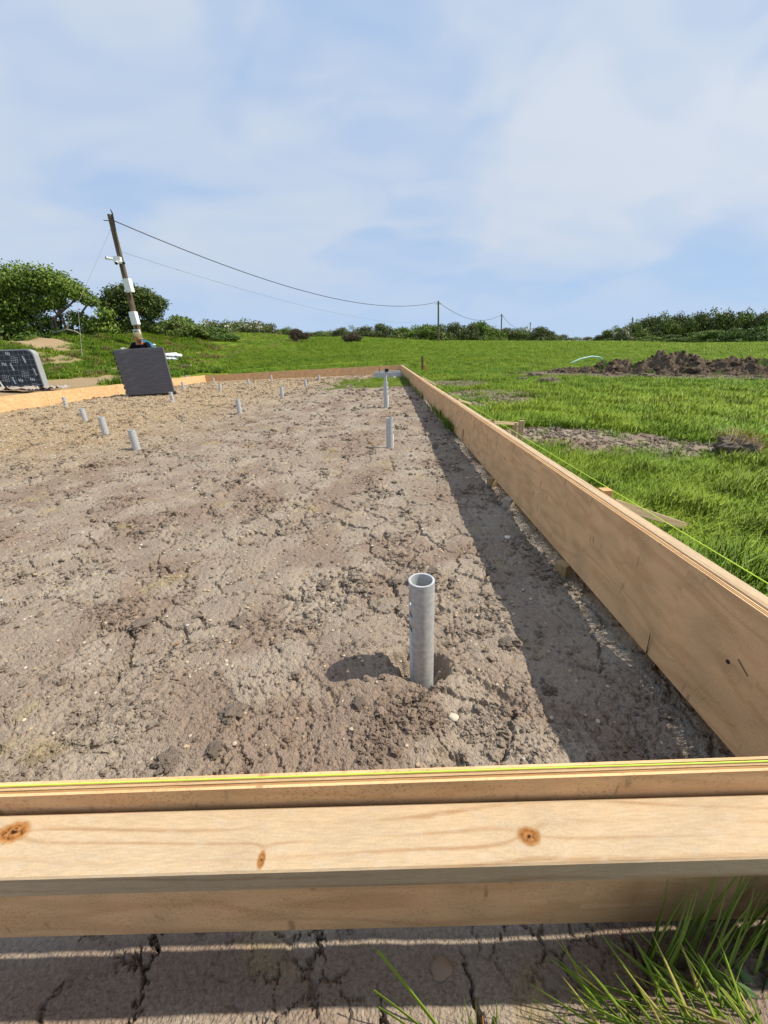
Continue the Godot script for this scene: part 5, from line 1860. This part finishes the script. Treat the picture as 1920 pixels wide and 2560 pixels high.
	c.resize(v.size())
	var skin := Color(0.50, 0.25, 0.17)
	var shirt := Color(0.010, 0.010, 0.012)
	for i in v.size():
		var p := v[i]
		var col := shirt
		var hd := p - head
		if p.y < 0.12:
			col = Color(0.03, 0.025, 0.02)
		elif p.y < 0.86 and absf(p.x) < 0.3:
			col = Color(0.025, 0.028, 0.035)
		elif hd.length() < 0.16 and p.y > 1.30:
			col = skin
			var fwd := hd.dot(f)
			var hh := hd.dot(up)
			if hh < -0.045 and fwd > 0.01 and hh > -0.15:
				col = Color(0.30, 0.12, 0.05)
			elif fwd < -0.02 and hh > -0.03:
				col = Color(0.16, 0.08, 0.04)
		elif p.y > 1.262 and Vector2(p.x - 0.02, p.z - 0.05).length() < 0.085 + (0.05 if p.z > 0.06 else 0.0):
			col = skin
		elif p.z > 0.13 and p.y > 0.9:
			col = skin
			if p.x < 0.0 and p.z > 0.25:
				col = Color(0.42, 0.44, 0.46)
		elif absf(p.x) > 0.315 and p.y > 0.9:
			col = skin
		c[i] = col
	put("body", arr_mesh(v, n, c, PackedVector2Array(), PackedInt32Array()), M.body, o)
	# cap: dome and peak; sunglasses; collar
	var st := st_new()
	var prof := [[0.0, 0.112], [0.045, 0.104], [0.075, 0.086], [0.094, 0.055], [0.1005, 0.026], [0.101, 0.005]]
	for j in prof.size() - 1:
		for i in 24:
			var pv := []
			for q in [[j, i], [j, i + 1], [j + 1, i + 1], [j + 1, i]]:
				var an: float = TAU * q[1] / 24.0
				pv.append(head + up * (prof[q[0]][1] + 0.022) + (f * cos(an) * 1.06 + rt * sin(an)) * prof[q[0]][0] - f * 0.010)
			for t in [0, 2, 1, 0, 3, 2]:
				st.set_normal((pv[t] - head).normalized())
				st.add_vertex(pv[t])
	var cap := put("cap", st.commit(), M.cap, o)
	st = st_new()
	for i in 10:
		var a0 := -0.85 + 1.7 * i / 10.0
		var a1 := -0.85 + 1.7 * (i + 1) / 10.0
		var q := []
		for a in [a0, a1]:
			var d2: Vector3 = f * cos(a) + rt * sin(a)
			q.append([head + up * 0.032 + d2 * 0.095, head + up * (0.018 - 0.010 * absf(a)) + d2 * 0.100 + f * 0.062])
		for k in [-1.0, 1.0]:
			var off: Vector3 = up * 0.0015 * k
			quad(st, q[0][0] + off, q[0][1] + off, q[1][1] + off, q[1][0] + off, Vector2.ZERO, Vector2.ZERO, Vector2.ZERO, Vector2.ZERO)
	put("peak", st.commit(), M.cap, cap)
	st = st_new()
	for s in [-1.0, 1.0]:
		bar(st, head + f * 0.090 + up * 0.010 + rt * 0.006 * s, head + f * 0.078 + up * 0.012 + rt * 0.062 * s, 0.010, 0.030, up, 0.003)
		bar(st, head + f * 0.078 + up * 0.014 + rt * 0.066 * s, head - f * 0.0 + up * 0.016 + rt * 0.090 * s, 0.005, 0.008, up, 0.001)
	put("sunglasses", st.commit(), M.black, o)

func build_photographer() -> void:
	# crouches just behind the lens; his body keeps the sky off the front board and the clay before it
	var o := thing("person", "person in blue jeans and grey jacket crouching behind the front board with a phone", "person", Vector3(0, -0.08, 0))
	var v := PackedVector3Array()
	var n := PackedVector3Array()
	var b := []
	for sg in [-1.0, 1.0]:
		b.append([V(sg * 0.11, 0.30, 0.62), 0.125, V(sg * 0.23, 0.50, 0.24), 0.080])
		b.append([V(sg * 0.23, 0.50, 0.24), 0.075, V(sg * 0.19, 0.10, 0.46), 0.048])
		b.append([V(sg * 0.19, 0.07, 0.48), 0.050, V(sg * 0.21, 0.04, 0.22), 0.038])
		b.append([V(sg * 0.20, 0.88, 0.44), 0.075, V(sg * 0.27, 0.68, 0.26), 0.056])
		b.append([V(sg * 0.27, 0.68, 0.26), 0.052, V(sg * 0.085, 0.95, 0.115), 0.034])
		b.append([V(sg * 0.085, 0.95, 0.115), 0.034, V(sg * 0.075, 1.01, 0.075), 0.030])
		for k in 4:
			b.append([V(sg * 0.075, 0.995 + 0.02 * k, 0.08), 0.010, V(sg * (0.045 - 0.004 * k), 0.995 + 0.02 * k, 0.062), 0.0095])
		b.append([V(sg * 0.07, 0.99, 0.09), 0.012, V(sg * 0.035, 1.00, 0.088), 0.010])
	b.append([V(0, 0.32, 0.62), 0.16, V(0, 0.58, 0.56), 0.155])
	b.append([V(0, 0.58, 0.56), 0.155, V(0, 0.80, 0.47), 0.165])
	b.append([V(-0.14, 0.90, 0.45), 0.085, V(0.14, 0.90, 0.45), 0.085])
	b.append([V(0, 0.92, 0.44), 0.075, V(0, 1.06, 0.38), 0.056])
	b.append([V(0, 1.14, 0.36), 0.088, V(0, 1.19, 0.37), 0.090])
	b.append([V(0, 1.10, 0.33), 0.070, V(0, 1.05, 0.30), 0.045])
	b.append([V(0, 1.12, 0.275), 0.012, V(0, 1.09, 0.262), 0.013])
	nets(V(-0.45, -0.03, 0.03), V(0.45, 1.32, 0.85), 0.016, b, 0.02, v, n)
	var c := PackedColorArray()
	c.resize(v.size())
	for i in v.size():
		var p := v[i]
		var col := Color(0.10, 0.105, 0.11)
		if p.y < 0.12:
			col = Color(0.05, 0.04, 0.03)
		elif p.y < 0.60 and (p.z < 0.42 or p.y < 0.40):
			col = Color(0.045, 0.065, 0.11)
		elif p.y > 1.02 and p.z > 0.2:
			col = Color(0.50, 0.30, 0.22) if p.y < 1.19 and p.z < 0.38 else Color(0.06, 0.04, 0.03)
		elif p.z < 0.125 and p.y > 0.8:
			col = Color(0.50, 0.30, 0.22)
		c[i] = col
	put("body", arr_mesh(v, n, c, PackedVector2Array(), PackedInt32Array()), M.body, o)
	var st := st_new()
	box(st, V(0, 1.03, 0.075), V(0.078, 0.16, 0.009), Basis(Vector3.RIGHT, -0.4), 0.003)
	put("phone", st.commit(), M.black, o)

# ------------------------------------------------------------------ sky
func sky_image() -> ImageTexture:
	var w := 1536
	var h := 768
	var na := noise(12, 0.95, 4)
	var nb := noise(77, 3.0, 5)
	var nw := noise(5, 1.2, 2)
	var data := PackedFloat32Array()
	data.resize(w * h * 3)
	var sun := V(0.8, 1.0, -0.01).normalized()
	var k := 0
	for j in h:
		var el := PI * (0.5 - (j + 0.5) / h)
		var y := sin(el)
		var ce := cos(el)
		if y < -0.06:
			for i in w:
				data[k] = 0.30
				data[k + 1] = 0.33
				data[k + 2] = 0.36
				k += 3
			continue
		var blue := Color(0.270, 0.455, 0.77).lerp(Color(0.46, 0.63, 0.87), pow(clampf(1.0 - maxf(y, 0.0), 0.0, 1.0), 3.0))
		for i in w:
			var az := TAU * (i + 0.5) / w
			var d := V(sin(az) * ce, y, -cos(az) * ce)
			# cloud sheet seen in perspective
			var q := V(d.x, 0.0, d.z) / (maxf(y, 0.0) + 0.30)
			var wx := nw.get_noise_2d(q.x * 1.2, q.z * 1.2) * 0.25
			var c := na.get_noise_3d(q.x * 0.75 + wx + 1.9, 0.3, q.z * 1.15 - wx + 0.6)
			var c2 := nb.get_noise_3d(q.x * 0.9 + wx * 1.5, 2.0, q.z * 2.2)
			var cl := smoothstep(-0.66, 0.40, c + 0.13 * c2) * 0.88 + smoothstep(-0.1, 0.6, c2) * 0.08
			var ss := d.dot(sun)
			var glow := pow(maxf(ss, 0.0), 2.2)
			cl = clampf(cl + 0.50 * glow, 0.0, 1.0)
			cl *= smoothstep(0.0, 0.22, y) * 0.75 + 0.25
			var cc := Color(0.60, 0.675, 0.795).lerp(Color(0.79, 0.83, 0.89), glow)
			var r := lerpf(blue.r, cc.r, cl)
			var g := lerpf(blue.g, cc.g, cl)
			var b := lerpf(blue.b, cc.b, cl)
			data[k] = r
			data[k + 1] = g
			data[k + 2] = b
			k += 3
	return ImageTexture.create_from_image(Image.create_from_data(w, h, false, Image.FORMAT_RGBF, data.to_byte_array()))

# ------------------------------------------------------------------
func _ready() -> void:
	# camera
	var cam := Camera3D.new()
	cam.name = "camera"
	cam.position = Vector3(0, 0.95, 0)
	cam.rotation_order = EULER_ORDER_YXZ
	cam.rotation_degrees = Vector3(-22.917, -0.045, -2.0)
	cam.fov = 106.2
	cam.near = 0.03
	cam.far = 900.0
	add_child(cam)
	cam.current = true
	# sky, sun, exposure
	var env := Environment.new()
	env.background_mode = Environment.BG_SKY
	var sky := Sky.new()
	var sm := PanoramaSkyMaterial.new()
	sm.panorama = sky_image()
	sky.sky_material = sm
	env.sky = sky
	env.background_energy_multiplier = 0.87
	env.tonemap_mode = Environment.TONE_MAPPER_LINEAR
	env.tonemap_exposure = 1.18
	env.sdfgi_enabled = true
	env.ssao_enabled = true
	env.ssil_enabled = true
	var we := WorldEnvironment.new()
	we.name = "environment"
	we.environment = env
	add_child(we)
	var sun := DirectionalLight3D.new()
	sun.name = "sun"
	sun.light_energy = 1.6
	sun.light_color = Color(1.0, 0.955, 0.88)
	sun.light_angular_distance = 0.5
	sun.shadow_enabled = true
	add_child(sun)
	sun.look_at_from_position(Vector3(0.8, 1.0, -0.01) * 20.0, Vector3.ZERO, Vector3.BACK)
	print("sky ", Time.get_ticks_msec())

	n_low = noise(21, 0.55, 3)
	n_mid = noise(22, 2.6, 2)
	n_clod = noise(23, 13.0, 2)
	n_fine = noise(24, 52.0, 2)
	n_grit = noise(25, 140.0, 1)
	n_mask = noise(26, 0.9, 2)
	n_field = noise(27, 0.35, 4)
	n_cell = cell_noise(28, 5.2, 0.07)
	n_cell2 = cell_noise(29, 17.0, 0.03)
	n_plate = cell_noise(28, 5.2, 0.07)
	n_plate.cellular_return_type = FastNoiseLite.RETURN_CELL_VALUE
	rng.seed = 1
	build_materials()
	M.orange_wood = mat(Color(0.55, 0.30, 0.12), 0.75)
	M.soil_dark = mat(Color(0.12, 0.092, 0.074), 0.95)
	M.cap = mat(Color(0.16, 0.13, 0.065), 0.85)
	var dm: StandardMaterial3D = M.grass.duplicate()
	dm.albedo_color = Color(0.36, 0.29, 0.13).linear_to_srgb()
	M.dry = dm
	var sp: StandardMaterial3D = M.grass.duplicate()
	sp.albedo_color = Color(0.20, 0.27, 0.06).linear_to_srgb()
	M.sprig = sp
	print("materials ", Time.get_ticks_msec())
	# the large structure
	build_field()
	print("field ", Time.get_ticks_msec())
	build_pad()
	print("pad ", Time.get_ticks_msec())
	build_trees()
	print("trees ", Time.get_ticks_msec())
	build_formwork()
	# objects
	build_posts()
	build_channels()
	build_pole_line()
	build_heap()
	print("heap ", Time.get_ticks_msec())
	build_goods()
	build_worker()
	build_photographer()
	print("worker ", Time.get_ticks_msec())
	# small details
	build_scatter()
	print("scatter ", Time.get_ticks_msec())
	build_grass()
	build_foreground()
	print("done ", Time.get_ticks_msec())
